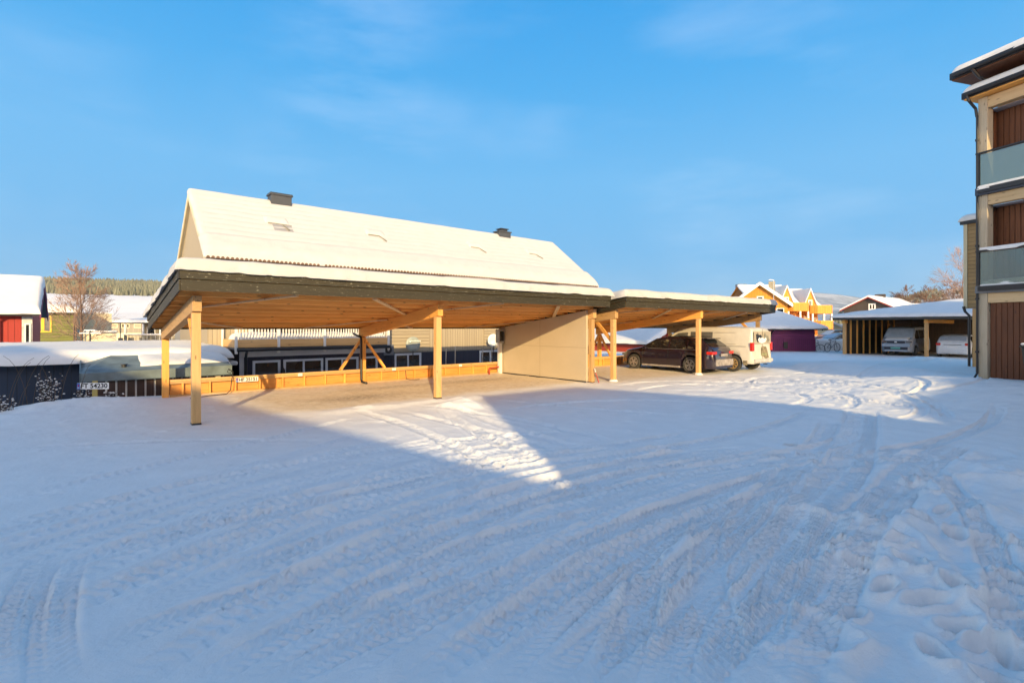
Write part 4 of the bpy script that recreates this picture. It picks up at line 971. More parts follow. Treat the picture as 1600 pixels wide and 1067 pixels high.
# dark blue garage
c = UV(-6.5, 8); G = thing('board_garage', 'long low dark blue board garage under thick snow at left', 'garage', (c.x, c.y, -1.3), ANG)
m = MB(); m.box(0, 0, -.3, 8.2, 6, 2.22); m.build('wall', 'garage_blue', G)
m = MB(); m.prism([(-.3, -.3, 2.20), (-.3, 6.3, 2.34), (-.3, 6.3, 2.42), (-.3, -.3, 2.28)], (8.9, 0, 0)); gr = m.build('roof', 'dark_metal', G)
s = snow_cap(8.9, 6.6, 2.29, .02, thick=.27, over=.16, rough=.05, seed=31, edge=.5, cell=.12, droop=.12).build('snow_cover', 'snow', gr, smooth=True); s.location = (-.3, -.3, 0)
m = MB(); m.tube([(0, -.36, 2.28), (8.3, -.36, 2.28)], .05, 8); m.tube([(8.1, -.36, 2.2), (8.2, -.1, 2.0), (8.2, -.08, 0)], .04, 8); m.build('gutter', 'dark_metal', G)
# red and green houses
RH = thing('red_house', 'red board house with snow roof, cut by the left edge of the photo', 'house', (-25.16, 18.17, -1.3), ANG)
m = MB(); m.box(0, 0, 0, 5.95, 5.4, 3.86); m.build('wall', 'red', RH)
m = MB(); 
for s in (0, 1):
    yy = (lambda y: y) if s == 0 else (lambda y: 5.4-y)
    m.prism([(-.3, yy(-.45), 3.72), (-.3, yy(2.7), 5.3), (-.3, yy(2.7), 5.42), (-.3, yy(-.45), 3.84)], (6.5, 0, 0))
rr = m.build('roof', 'dark_metal', RH)
m = MB(); m.prism([(5.94, 0, 3.8), (5.94, 5.4, 3.8), (5.94, 2.7, 5.25)], (.02, 0, 0)); m.build('gable_wall', 'plum_h', RH)
m = MB()
for yy in ((lambda y: y), (lambda y: 5.4-y)):
    m.prism([(6.2, yy(-.47), 3.55), (6.2, yy(2.7), 5.15), (6.2, yy(2.7), 5.45), (6.2, yy(-.47), 3.86)], (.04, 0, 0))
m.build("barge_board", "plum_h", RH)
for s_, yo in ((1, -.45), (-1, 2.7)):
    s = snow_cap(6.5, 3.15, 3.85 if s_ > 0 else 5.43, .50*s_, thick=.26, over=.05, rough=.03, seed=40+s_, edge=.2, cell=.14, ripple=.006 if s_ > 0 else 0).build('snow_cover', 'snow', rr, smooth=True); s.location = (-.3, yo, 0)
m = MB(); m.box(4.9, -.34, 3.78, 6.15, .1, 3.86); m.build('bare_eave', 'grey_stone', rr)
window(RH, 3.5, 1.9, 1.3, 1.6, 0, frame='green_trim', bars=1, fw=.14)
m = MB(); m.box(5.62, -.03, 1.3, 5.95, .0, 3.7); dr = m.build('corner_boards', 'salt_light', RH)
window(RH, 5.80, 1.9, .20, 1.5, -.03, frame='white_paint', fw=.05)
m = MB(); m.tube([(4.9, -.4, 3.7), (4.95, -.1, 3.5), (4.95, -.08, 0)], .05, 8); m.build('downpipe', 'red_trim', RH)
GH = thing('green_house', 'olive green board house with yellow window frames beside the red house', 'house', (-38.03, 36.79, -1.3), ANG)
m = MB(); m.box(0, 0, 0, 5, 5, 4.3); m.build('wall', 'green', GH)
m = MB(); m.prism([(-.3, -.4, 4.28), (-.3, 5.4, 4.7), (-.3, 5.4, 4.82), (-.3, -.4, 4.40)], (5.7, 0, 0)); gr = m.build('roof', 'dark_metal', GH)
s = snow_cap(5.7, 5.8, 4.41, .06, thick=.6, over=.14, rough=.05, seed=51, edge=1.2, cell=.16).build('snow_cover', 'snow', gr, smooth=True); s.location = (-.3, -.4, 0)
window(GH, 3.43, 2.85, .50, 1.25, 0, frame='yellow', fw=.09, pane='glass2'); window(GH, 2.93, 2.85, .50, 1.25, 0, frame='yellow', fw=.09, pane='glass2', proud=.056)
m = MB(); m.box(4.94, -.03, 0, 5.0, -.002, 4.25); m.tube([(5.15, -.4, 4.2), (5.1, -.05, 3.9), (5.1, -.05, 0)], .05, 8); m.build('corner_pipe', 'bark', GH)
B1 = thing('cream_building', 'cream rendered block with a flat roof behind the bare birch', 'building', (-39.03, 41.8, -1.3), ANG)
m = MB(); m.box(0, 0, 0, 5.0, 5, 4.4); m.build('wall', 'cream', B1); m = MB(); m.box(-.1, -.1, 4.4, 5.1, 5.1, 4.52); m.build('roof', 'snow', B1)
window(B1, 2.2, 2.7, .9, .75, 0, frame='slate', bars=1)
m = MB(); m.box(0, -3.5, 0, 5.2, -.01, 2.75); lw = m.build('low_wing', 'cream', B1); m = MB(); m.box(-.1, -3.6, 2.75, 5.3, 0, 2.83); m.build('wing_roof', 'slate', lw); m = MB(); m.box(-.05, -3.55, 2.835, 5.25, -.05, 2.95); m.build('wing_snow', 'snow', lw, bevel=.04)
B2 = thing('terrace_building', 'long two storey grey and cream terrace with pale window frames and snow roof', 'building', (-56.5-8*U.x, 80-8*U.y, -1.3), ANG)
m = MB(); m.box(0, 0, 0, 8, 8, 3.9); w2 = m.build('wall', 'greybrown', B2); m = MB(); m.box(-.02, -.05, -.3, 8.02, -.003, 2.35); m.build('cream_base', 'cream', B2)
m = MB(); m.prism([(-.3, -.4, 3.88), (-.3, 8.3, 5.2), (-.3, 8.3, 5.3), (-.3, -.4, 4.0)], (8.6, 0, 0)); gr = m.build('roof', 'dark_metal', B2)
s = snow_cap(8.6, 8.7, 4.01, .15, thick=.28, over=.08, rough=.03, seed=61, edge=.3, cell=.3).build('snow_cover', 'snow', gr, smooth=True); s.location = (-.3, -.4, 0)
for xc, p_, bb_ in ((6.42, 'shutter', 0), (4.88, 'glass', 2), (3.44, 'shutter', 0)): window(B2, xc, 3.1, 1.0, .68, 0, pane=p_, fw=.10, bars=bb_, frame='cream')
for xc in (3.2, 4.3, 5.6, 6.9): window(B2, xc, .95, .8, .75, -.05, frame='cream', fw=.08)
m = MB(); m.box(4.2, -.16, 0, 4.28, -.06, 3.85); m.build('downpipe', 'dark_metal', B2)
B3 = thing('balcony_building', 'grey house with snow laden balconies just left of the carport roof', 'building', (-33.3, 46, -1.3))
m = MB(); m.box(0, 0, 0, 4.5, 5, 3.6); m.build('wall', 'greybrown', B3)
m = MB(); m.prism([(-.5, -1.6, 3.55), (-.5, 5, 4.3), (-.5, 5, 4.4), (-.5, -1.6, 3.67)], (5.5, 0, 0)); gr = m.build('roof', 'dark_metal', B3)
s = snow_cap(5.5, 6.6, 3.68, .11, thick=.2, over=.06, rough=.03, seed=71, edge=.3, cell=.2).build('snow_cover', 'snow', gr, smooth=True); s.location = (-.5, -1.6, 0)
for x in (-.35, 1.2, 2.7, 4.2): MB().box(x-.06, -1.5, 0, x+.06, -1.38, 3.56).build('post', 'white_paint', B3)
m = MB(); m.box(-.4, -1.5, 1.55, 4.3, 0, 1.7); bo = m.build('balcony_floor', 'slate', B3)
m = MB(); m.box(-.4, -1.56, 2.5, 4.3, -1.51, 2.56)
x = -.4
while x < 4.3: m.box(x, -1.55, 1.7, x+.05, -1.52, 2.5); x += .12
m.build('railing', 'greybrown', bo); m = MB(); m.box(-.45, -1.6, 2.565, 4.35, -1.48, 2.68); m.build('rail_snow', 'snow', bo, bevel=.04)
for x in (.7, 2.2): window(B3, x, .1, .8, 1.3, 0, frame='white_paint', fw=.1); window(B3, x+.2, 2.0, .8, 1.3, 0, frame='white_paint', fw=.1)
B4 = thing('slate_house', 'dark grey stained house wall between the balcony house and the carport', 'building', (-21.5, 34, -1.3), 0)
m = MB(); m.box(-.9, 0, 0, 4.2, 5, 3.05); m.build('wall', 'slate', B4); m = MB(); m.box(-1.0, -.1, 3.05, 4.3, 5.1, 3.2); m.build('roof', 'snow', B4, bevel=.05); window(B4, 1.6, 1.4, 1.1, 1.1, 0, frame='red_trim'); window(B4, 3.3, 1.4, 1.1, 1.1, 0)
# pole with a cross arm by the cream block
t = thing('clothes_pole', 'short pole with a snowy cross arm in front of the cream block', 'pole', (-27.6, 33.5, -1.3)); m = MB(); m.tube([(0,0,0),(0,0,3.0)], .05, 8); m.build('pole', 'dark_metal', t)
m = MB(); m.bar((-.7, 0, 2.85), (.7, 0, 2.85), .06, .06); m.bar((-.35, 0, 3.05), (.35, 0, 3.05), .12, .06); m.build('arm', 'dish_white', t)
# ---------------------------------------------------------------- orange houses
T1, r1 = gable('orange_house', 'orange gabled house with white barge boards above the farther carport roof', 'house', (30.0, 62, 0), R(-26), 6.0, 8, 4.75, 7.05, 'orange', over=.5, seed=2)
window(T1, .05, 5.0, .75, .68, 0, fw=.12); window(T1, 2.2, 3.0, .8, 1.2, 0)
MB().box(1.0, 4.2, 5.8, 1.75, 5.0, 7.75).build('chimney', 'grey_stone', r1)
def wing(label, x0, x1, y0, ze, zr, dx, dapex, seed):
    t = thing('balcony_house', label, 'house', (x0, y0, 0)); w = x1-x0
    MB().box(0, 0, -1.5, w, 8, ze).build('wall', 'orange', t)
    m = MB()
    for yy in ((lambda y: y), (lambda y: 8-y)): m.prism([(-.2, yy(-.4), ze-.12), (-.2, yy(4), zr), (-.2, yy(4), zr+.12), (-.2, yy(-.4), ze)], (w+.4, 0, 0))
    m.prism([(0, 0, ze-.15), (0, 8, ze-.15), (0, 4, zr)], (.05, 0, 0)); m.prism([(w-.05, 0, ze-.15), (w-.05, 8, ze-.15), (w-.05, 4, zr)], (.05, 0, 0))
    ro = m.build('roof', 'orange', t)
    s = snow_cap(w+.4, 4.4, ze+.0, (zr+.12-ze)/4.4, thick=.2, over=.05, rough=.02, seed=seed, edge=.2, cell=.25).build('snow_cover', 'snow', ro, smooth=True); s.location = (-.2, -.4, 0)
    d = dx; hw = .78; m = MB(); m.prism([(d-hw, -1.0, ze-.6), (d+hw, -1.0, ze-.6), (d+hw, -1.0, ze+.05), (d, -1.0, dapex-.1), (d-hw, -1.0, ze+.05)], (0, 4.5, 0)); dm = m.build('dormer', 'orange', t)
    m = MB()
    for sg in (-1, 1): m.prism([(d+sg*(hw+.12), -1.2, ze-.12), (d, -1.2, dapex), (d, -1.2, dapex+.22), (d+sg*(hw+.12), -1.2, ze+.10)], (0, 4.5, 0))
    m.build('dormer_roof', 'snow', dm); window(dm, d, ze-.5, .55, 1.3, -1.0, fw=.1)
    for zf, xa, xb, nm in ((ze-1.05, d-1.0, d+1.9, 'balcony'), (ze-3.0, d-.6, d+2.0, 'balcony')):
        pts = [(xa, -1.0), (xa+.1, -2.6), (xa+.7, -3.1), (xb-.5, -3.1), (xb, -2.6), (xb, 0)]
        m = MB()
        for p, q in zip(pts[:-1], pts[1:]): m.bar((p[0], p[1], zf+.5), (q[0], q[1], zf+.5), .05, 1.0)
        m.prism([(x, y, zf) for x, y in pts]+[(xa, 0, zf)], (0, 0, .12)); bl = m.build('balcony', 'orange_rail', t)
        m = MB()
        for p, q in zip(pts[:-1], pts[1:]): m.bar((p[0], p[1], zf+1.04), (q[0], q[1], zf+1.04), .12, .06)
        m.build('rail_top', 'yellowish_trim', bl)
    for x, y in ((d-.8, -2.9), (d+.6, -3.0), (d+1.8, -2.6)):
        MB().box(x-.09, y-.09, ze-3.0, x+.09, y+.09, ze-1.06).build('post', 'white_paint', t)
    window(t, d+.1, ze-2.8, .8, 1.5, 0, fw=.1); window(t, d+1.1, ze-2.6, .7, 1.1, 0, fw=.1)
    return t, ro
T2, r2 = wing('orange balcony house in the middle, with grey chimney, between its two orange neighbours', 31.0, 36.6, 66, 4.95, 7.45, 3.85, 7.05, 5)
T3, r3 = wing('orange balcony house at the right end of the orange row', 36.9, 40.6, 68, 4.7, 7.05, 2.1, 6.8, 6)
MB().box(.4, 5, 5.2, 1.6, 6, 7.9).build('chimney', 'slate', r2)
L = thing('street_lamp', 'thin street lamp standing before the orange house roofs', 'street lamp', (25.55, 50, -1))
m = MB(); m.tube([(0,0,0),(0,0,7.55)], .05, 8, r1=.03); m.build('pole', 'steel', L); m = MB(); m.bar((.03,0,7.5), (-.2,0,7.56), .03, .03); m.bar((-.15,0,7.56), (-.5,0,7.56), .08, .035); m.build('lamp_head', 'steel', L)
# plum shed
PS = thing('plum_shed', 'low plum coloured board shed under a hipped blanket of snow', 'shed', (15.8, 41, 0)); w = 8.45
MB().box(0, 0, -.2, w, 7, 1.75).build('wall', 'plum_h', PS); m = MB(); m.box(-.02, -.06, -.2, w+.03, -.002, 1.02); m.build('lower_boards', 'plum_v', PS)
m = MB(); m.box(-.6, -.5, 1.72, w+.75, 7.5, 1.84); pr = m.build('roof', 'dark_metal', PS)
s = snow_cap(w+1.35, 8.0, 1.84, 0, thick=.16, over=.06, rough=.03, seed=81, edge=.2, cell=.12)
s = s.build('snow_cover', 'snow', pr, smooth=True); s.location = (-.6, -.5, 0)
for v in s.data.vertices:
    x, y = v.co.x, v.co.y; d = min(y*.40, (8-y)*.40, (w+1.35-x)*.62, x*.62); d = max(0, d)
    if v.co.z > 1.845: v.co.z += min(d, 1.42)-.06*max(0, d-1.2)
    else: v.co.z += 0
for x in (3.9, 5.9): MB().box(x, -.14, .25, x+.3, -.062, .75).build('vent', 'ink', PS)
m = MB(); m.tube([(4.9, -.55, 1.70), (4.9, -.1, 1.45), (4.9, -.1, 1.2)], .06, 8); m.tube([(w+.3, -.5, 1.7), (w+.75, .2, 1.72)], .05, 8); m.build('spout', 'dark_metal', PS)
# red garage seen under the farther carport
gc = Vector((12.0, 40.4, 0)); T4, r4 = gable('red_garage', 'small red gabled garage seen under the farther carport, above the dark car', 'garage', gc, ANG, 4.7, 9, .72, 1.62, 'red_h', over=.4, zb=-1.4, seed=9, trim='white_paint', snow=.2)
# weathered barn
T5, r5 = gable('barn_house', 'weathered dark house with red trimmed gable and small white window beyond the dark carport', 'house', (55.8, 80, 0), R(-52), 7.0, 14, 4.75, 6.55, 'barn', trim='red_trim', over=.45, seed=12, snow=.25)
window(T5, .4, 4.6, .95, 1.0, 0, fw=.18, bars=1); MB().box(-.9, 5.5, 5.5, .4, 6.3, 7.3).build('chimney', 'barn', r5)
T6, r6 = gable('low_house', 'low snow roofed house to the right of the red trimmed gable', 'house', (72, 98, 0), R(-80), 8, 16, 4.1, 6.2, 'barn', over=.4, seed=13)
T7, r7 = gable('cream_house', 'pale cream house in the gap between the orange house and the dark carport', 'house', (56.5, 92, -1), R(0), 8, 8, 2.3, 4.1, 'cream', over=.3, seed=14)
for x in (-2.5, 0, 2.4): window(T7, x, .6, 1.2, 1.2, 0, frame='slate')
# ---------------------------------------------------------------- dark carport on the right
FC = thing('dark_carport', 'wide shaded carport at right with bare studs and thick blue shaded snow', 'carport', (24.1, 37.1, 0), ANG-R(90))
m = MB(); m.box(-.04, 0, -.3, 0, 8.5, 2.62); m.build('cladding', 'barn', FC).rotation_euler = (0, 0, R(-15))
m = MB(); m.box(2.1, 8.1, -.3, 12, 8.2, 3.6); m.build('cladding', 'barn', FC)
y = .62
while y < 6.1:
    st = MB().box(.002, -.03, -.2, .10, .03, 2.66).build('stud', 'pine_z', FC); st.location = (.259*y, .966*y, 0); st.rotation_euler = (0, 0, R(-15)); y += .76
for x in (0, 4.7, 9.5): MB().box(x-.10, -.1, -.2, x+.10, .1, 2.22).build('post', 'glulam_z', FC, bevel=.008)
for x in (0, 4.7, 9.5):
    m = MB(); m.box(x-.09, -.25, 2.22, x+.09, 8, 2.455); m.build('beam', 'pine_y', FC)
m = MB(); m.add([(-.6,-.6,2.66),(11.8,-.6,2.66),(11.8,8.6,3.92),(5,8.6,3.92),(-.6,8.6,2.66),(-.6,-.6,2.46),(11.8,-.6,2.46),(11.8,8.6,2.5),(-.6,8.6,2.46)], [(0,1,2,3),(0,3,4),(5,8,7,6),(0,5,6,1),(1,6,7,2),(2,7,8,4,3),(4,8,5,0)]); fr = m.build('roof', 'dark_metal', FC)
s = snow_cap(12.4, 9.2, 2.67, 0, thick=.17, over=.1, rough=.04, seed=91, edge=.5, cell=.2, droop=.06).build('snow_cover', 'snow', fr, smooth=True)
for v in s.data.vertices: v.co.z += max(0, min(.137*v.co.y, .225*v.co.x)); s.location = (-.6, -.6, 0)
# snow wall, bicycles
m = snow_cap(6.5, 2.5, 0, 0, thick=.92, over=.1, rough=.06, seed=95, edge=.35, cell=.12).build('snow_wall', 'snow', smooth=True); m.location = (24.6, 43.0, -.05); tag(m, 'long straight wall of ploughed snow behind the bicycles', 'snow bank')
def bicycle(label, loc, rz, grp):
    t = thing('bicycle', label, 'bicycle', loc, rz, grp)
    for x in (-.52, .52):
        m = MB(); pts = [(x+.33*math.cos(a), 0, .34+.33*math.sin(a)) for a in np.linspace(0, 2*math.pi, 21)]; m.tube(pts, .022, 5, cap=False)
        for a in np.linspace(0, math.pi, 5)[:-1]: m.tube([(x-.31*math.cos(a), 0, .34-.31*math.sin(a)), (x+.31*math.cos(a), 0, .34+.31*math.sin(a))], .005, 4)
        m.build('wheel', 'black', t)
    m = MB(); A, B_, C_, D_ = (-.52,0,.34), (-.08,0,.30), (-.22,0,.82), (.38,0,.80)
    for p, q in ((A,B_),(A,C_),(B_,C_),(C_,D_),(B_,D_),(D_,(.52,0,.34)),(D_,(.36,0,.98)),(C_,(-.25,0,.92))): m.tube([p, q], .02, 6)
    m.build('frame', 'slate', t)
    m = MB(); m.tube([(.28,-.28,1.0),(.36,-.1,1.0),(.36,.1,1.0),(.28,.28,1.0)], .016, 6); m.build('handlebar', 'black', t)
    m = MB(); m.box(-.38,-.07,.92,-.12,.07,.97); sd = m.build('saddle', 'black', t, bevel=.02)
    m = MB(); m.box(-.38,-.08,.972,-.1,.08,1.05); m.build('snow_cap', 'snow', sd, bevel=.04)
    m = MB(); m.box(-.8,-.08,.68,-.3,.08,.73); m.box(.1, -.05, .86, .36, .05, .92); m.build('frame_snow', 'snow', t, bevel=.03)
    return t
bicycle('snow covered bicycle leaning by the left wall of the dark carport', (25.4, 40.6, 0), R(20), 'bicycles by the snow wall')
bicycle('snow covered bicycle nearer the plum shed, left of the other one', (24.2, 41.2, -.12), R(-25), 'bicycles by the snow wall')
# ---------------------------------------------------------------- timber balcony building at the right
BA = math.atan2(-.958, .287)      # local x runs along the front towards the viewer, local y points out over the yard? -> rotate so that +y is inward
K0 = Vector((14.13, 15.55, 0)); C = thing('balcony_block', 'tall timber apartment block with glass balconies at the right edge', 'building', K0, BA)
# local +x = towards the viewer, local +y = into the building
LB = 11.5
MB().box(.02, -.0, -.4, .26, .26, 8.85).build('corner_column', 'pale_glulam', C, bevel=.008)
for x in (4.4, 8.8): MB().box(x, 0, -.4, x+.24, .26, 8.85).build('column', 'glulam_z', C, bevel=.008)
for zb, zt in ((2.67, 2.965), (5.60, 5.91), (8.50, 8.84)):
    MB().box(.262, .02, zb, LB, .24, zt).build('beam', 'pale_beam', C, bevel=.006)
for z in (2.965, 5.91):
    m = MB(); m.box(.0, -.10, z+.003, LB, 1.8, z+.22); sb = m.build('floor_slab', 'slab_blue' if z > 4 else 'slate', C)
    m = MB(); m.box(.1, -.16, z+.06, LB, -.103, z+.20); m.build('slab_edge', 'dark_metal', sb)
    m = MB(); m.box(.06, -.075, z+.225, .10, -.035, z+1.24)
    x = 2.2
    while x < LB: m.box(x, -.075, z+.225, x+.04, -.035, z+1.24); x += 2.15
    m.box(.0, -.085, z+1.24, LB, -.025, z+1.29); rl = m.build('railing', 'dark_metal', sb)
    x = .12
    while x < LB-2: m = MB(); m.box(x, -.062, z+.26, x+2.06, -.05, z+1.22); m.build('glass_panel', 'frost' if z > 4 else 'frost_warm', rl); x += 2.15
    s = snow_cap(LB-.3, .5, 0, 0, thick=.16 if z < 4 else .10, over=.02, rough=.06, seed=int(z), edge=.15, cell=.09).build('balcony_snow', 'snow', sb, smooth=True); s.location = (.12, -.03, z+.22)
    s = snow_cap(LB-.3, .09, 0, 0, thick=.05, over=.01, rough=.02, seed=int(z)+3, edge=.03, cell=.09).build('rail_snow', 'snow', rl, smooth=True); s.location = (.1, -.14 if z>4 else -.10, z+.20 if z > 4 else z+1.29)
for k_, (zb, zt) in enumerate(((-.4, 2.665), (3.19, 5.58), (6.14, 8.48))):
    yy = .12 if k_ == 0 else .62
    m = MB(); m.box(.27 if k_ == 0 else .06, yy, zb, LB, yy+.1, zt); w_ = m.build('back_wall', 'brown_board', C)
    if k_:
        m = MB(); m.box(.05, .27, zb, .14, yy, zt); m.build('end_wall', 'brown_board', C)
    m = MB(); x = .30 if k_ == 0 else .2
    while x < (LB if k_ == 0 else 3.5): m.box(x, yy-.022, zb+.002, x+.115, yy-.002, zt-.002); x += .14
    m.build('upright_boards', 'brown_board', w_)
    if k_:
        m = MB(); y = .30
        while y < yy-.15: m.box(.142, y, zb+.002, .162, y+.115, zt-.002); y += .14
        m.build('end_boards', 'brown_board', w_)
m = MB(); m.box(.1, .27, 5.585, LB, 1.8, 5.60); m.box(.1, .27, 8.48, LB, 1.8, 8.50); m.build('soffit', 'lilac_soffit', C)
MB().box(.3, 1.5, -.4, LB-.1, 9, 8.7).build('core_wall', 'box_siding', C)
# two stepped roof edges
for (xa, ya, z, nm, yb) in ((-.55, -.42, 8.86, 'lower_roof', 1.2), (-.95, -.85+1.2, 9.50, 'upper_roof', 9.5)):
    pass
m = MB(); m.box(-.20, -.25, 8.86, LB, 1.3, 9.0); lr = m.build('lower_roof', 'pine_x', C); m = MB(); m.box(-.24, -.30, 8.90, LB, -.253, 9.09); m.box(-.24, -.25, 8.90, -.203, 1.3, 9.09); m.build('fascia', 'dark_metal', lr)
m = MB(); m.tube([(-.1, -.36, 8.98), (LB, -.36, 8.98)], .055, 8); m.tube([(-.05, -.36, 8.95), (-.02, -.33, 8.78), (.02, -.10, 8.55), (.03, -.06, 8.3)], .04, 8); m.build('gutter', 'dark_metal', lr)
s = snow_cap(LB+.2, 1.5, 0, 0, thick=.22, over=.03, rough=.03, seed=101, edge=.18, cell=.1).build('snow_cover', 'snow', lr, smooth=True); s.location = (-.2, -.25, 9.06)
m = MB(); m.box(-.40, -.45, 9.52, LB, 9.5, 9.66); ur = m.build('upper_roof', 'brown_board', C); m = MB(); m.box(-.44, -.50, 9.56, LB, -.453, 9.76); m.box(-.44, -.45, 9.56, -.403, 9.5, 9.76); m.build('fascia', 'dark_metal', ur)
m = MB(); m.box(-.1, .5, 9.02, LB, .7, 9.52); m.box(-.1, .7, 8.9, 0, 9, 9.52); m.build('clerestory_wall', 'brown_board', C)
m = MB(); m.tube([(-.3, -.56, 9.64), (LB, -.56, 9.64)], .055, 8); m.tube([(.2, -.55, 9.60), (.25, -.35, 9.38), (.25, -.1, 9.32)], .045, 8); m.build('gutter', 'dark_metal', ur)
s = snow_cap(LB+.4, 9.9, 0, 0, thick=.24, over=.03, rough=.03, seed=103, edge=.18, cell=.25).build('snow_cover', 'snow', ur, smooth=True); s.location = (-.4, -.45, 9.72)
m = MB(); m.tube([(.03, -.055, 8.4), (.03, -.055, .55), (.0, -.12, .42)], .03, 8)
for z in (1.2, 2.8, 4.4, 6.0, 7.6): m.lathe([(.05, -.03), (.05, .03)], (.03, -.055, z), n=8)
m.build('downpipe', 'dark_metal', C, smooth=False)
# wing with level cladding on posts, behind the pillar
WX = Vector((18.05, 19.0, 0)); Wg = thing('clad_wing', 'tan boarded upper storey on posts just left of the balcony block', 'building', WX, BA)
m = MB(); m.box(-1.1, 0, 2.68, 0, 5, 5.95); m.build('wall', 'box_siding', Wg)
m = MB(); m.box(-1.13, -.03, 2.66, -1.0, -.002, 5.95); m.box(-.24, -.03, 2.66, -.14, -.002, 5.95); m.build('corner_board', 'cream', Wg)
m = MB(); m.box(-1.2, -.12, 5.95, .10, 5.2, 6.12); wr_ = m.build('roof_edge', 'dark_metal', Wg)
s = snow_cap(1.35, 5.3, 0, 0, thick=.22, over=.04, rough=.03, seed=111, edge=.25, cell=.12).build('snow_cover', 'snow', wr_, smooth=True); s.location = (-1.22, -.12, 6.10)
MB().box(-.86, .02, -.3, -.36, .28, 2.66).build('post', 'glulam_z', Wg, bevel=.01); MB().box(-.34, .1, -.3, -.12, .35, 2.66).build('post', 'brown_board', Wg)
m = MB(); m.tube([(-1.1, -.08, 2.75), (-1.05, -.06, 2.55), (-.95, .0, 2.4), (-.95, .0, .3)], .045, 8); m.build('downpipe', 'dark_metal', Wg)
# wheelie bin
c = K0+Vector((math.cos(BA), math.sin(BA), 0))*1.75+Vector((-.958, -.287, 0))*.40
t = thing('wheelie_bin', 'dark wheelie bin with snow on its lid at the right edge', 'bin', (c.x, c.y, .40), BA)
m = MB(); m.add([(-.22,-.25,0),(.22,-.25,0),(.22,.25,0),(-.22,.25,0),(-.29,-.32,1.0),(.29,-.32,1.0),(.29,.32,1.0),(-.29,.32,1.0)], [(0,3,2,1),(4,5,6,7),(0,1,5,4),(1,2,6,5),(2,3,7,6),(3,0,4,7)]); m.build('body', 'bin', t, bevel=.02)
m = MB(); m.box(-.32,-.35,1.0,.32,.35,1.05); ld = m.build('lid', 'bin', t, bevel=.015); m = MB(); m.box(-.31,-.34,1.052,.31,.34,1.12); m.build('snow_cap', 'snow', ld, bevel=.04)
# ---------------------------------------------------------------- trees and shrubs
def branch(mb, p, d, L, r, depth, spread, rng, droop=0, sides=5, minr=.004, up=.15, bend=.25, tw=None):
    pts = [p]; n = 4; q = d.copy()
    for i in range(n):
        q = (q+Vector((rng.uniform(-1,1), rng.uniform(-1,1), rng.uniform(-1,1)))*bend*.4+Vector((0, 0, up-droop))*.18).normalized()
        pts.append(pts[-1]+q*L/n)
    (tw if (tw is not None and depth <= 1) else mb).tube(pts, r, sides if r > .02 else 3, r1=r*.6, cap=False)
    if depth == 0: return
    k = rng.randint(3, 4)
    for j in range(k):
        f = rng.uniform(.35, 1); i = min(n-1, int(f*n)); base = pts[i].lerp(pts[i+1], f*n-i)
        a = rng.uniform(0, 6.28); perp = q.orthogonal().normalized(); perp.rotate(Matrix.Rotation(a, 3, q))
        nd = (q+perp*spread*rng.uniform(.6, 1.2)).normalized()
        branch(mb, base, nd, L*rng.uniform(.55, .78), max(minr, r*.58), depth-1, spread, rng, droop, sides, minr, up, bend, tw)
    branch(mb, pts[-1], q, L*.7, max(minr, r*.6), depth-1, spread, rng, droop, sides, minr, up, bend, tw)
def bare_tree(label, loc, hgt_, seed, depth=5, r=.11, group=None, stems=1, minr=.006, cat='tree', spread=.75, nlimb=9, blen=.27, name='bare_birch', trunk_m='bark', twig_m='twig'):
    rng = random.Random(seed); t = thing(name, label, cat, loc, 0, group)
    tk = MB(); tw = MB()
    for s_ in range(stems):
        o = Vector((rng.uniform(-.3, .3), rng.uniform(-.3, .3), 0))*(stems > 1)
        pts = [o+Vector((.12*math.sin(i*1.3+seed+s_)*i/6, .1*math.cos(i*1.7+seed)*i/6, hgt_*i/8)) for i in range(9)]
        tk.tube(pts, r, 7, r1=minr*1.5, cap=False)
        for j in range(nlimb):
            f = .25+.72*j/nlimb; i = min(7, int(f*8)); b = pts[i].lerp(pts[i+1], f*8-i); a = j*2.4+rng.uniform(-.4, .4)
            d = Vector((math.cos(a)*.8, math.sin(a)*.8, rng.uniform(.5, 1.0))).normalized()
            branch(tw, b, d, hgt_*blen*(1.15-f*.75), r*.42*(1-f*.6), depth-2, spread, rng, .0, 4, minr, tw=tw)
    tk.build('trunk', trunk_m, t, smooth=True); tw.build('crown', twig_m, t)
    return t
bare_tree('tall bare birch with fine brown twigs beside the green house', (-30.3, 36, -1.3), 7.1, 3, depth=5, r=.09, minr=.010, spread=.8, nlimb=26, blen=.21)
big = bare_tree('far bare brown tree, leftmost of those above the dark carport', (92, 120, 1), 9.6, 11, depth=5, r=.12, minr=.022, name='bare_tree', group='bare trees behind the dark carport', twig_m='bark', nlimb=12)
for i, (x, y, s_, nm) in enumerate(((97,120,1.0,'second'),(102,122,.85,'third'),(107,124,1.15,'fourth'),(121,124,1.25,'fifth'),(130,122,1.1,'sixth'),(137,124,1.35,'seventh'))):
    d = dup(big, (x, y, 1), R(50*i+20), f'far bare brown tree, {nm} from the left above the dark carport'); d.scale = (s_,)*3
bare_tree('slender bare tree just left of the tan boarded wing', (70.5, 80, 0), 13, 17, depth=5, r=.12, minr=.014, nlimb=12, name='bare_tree')
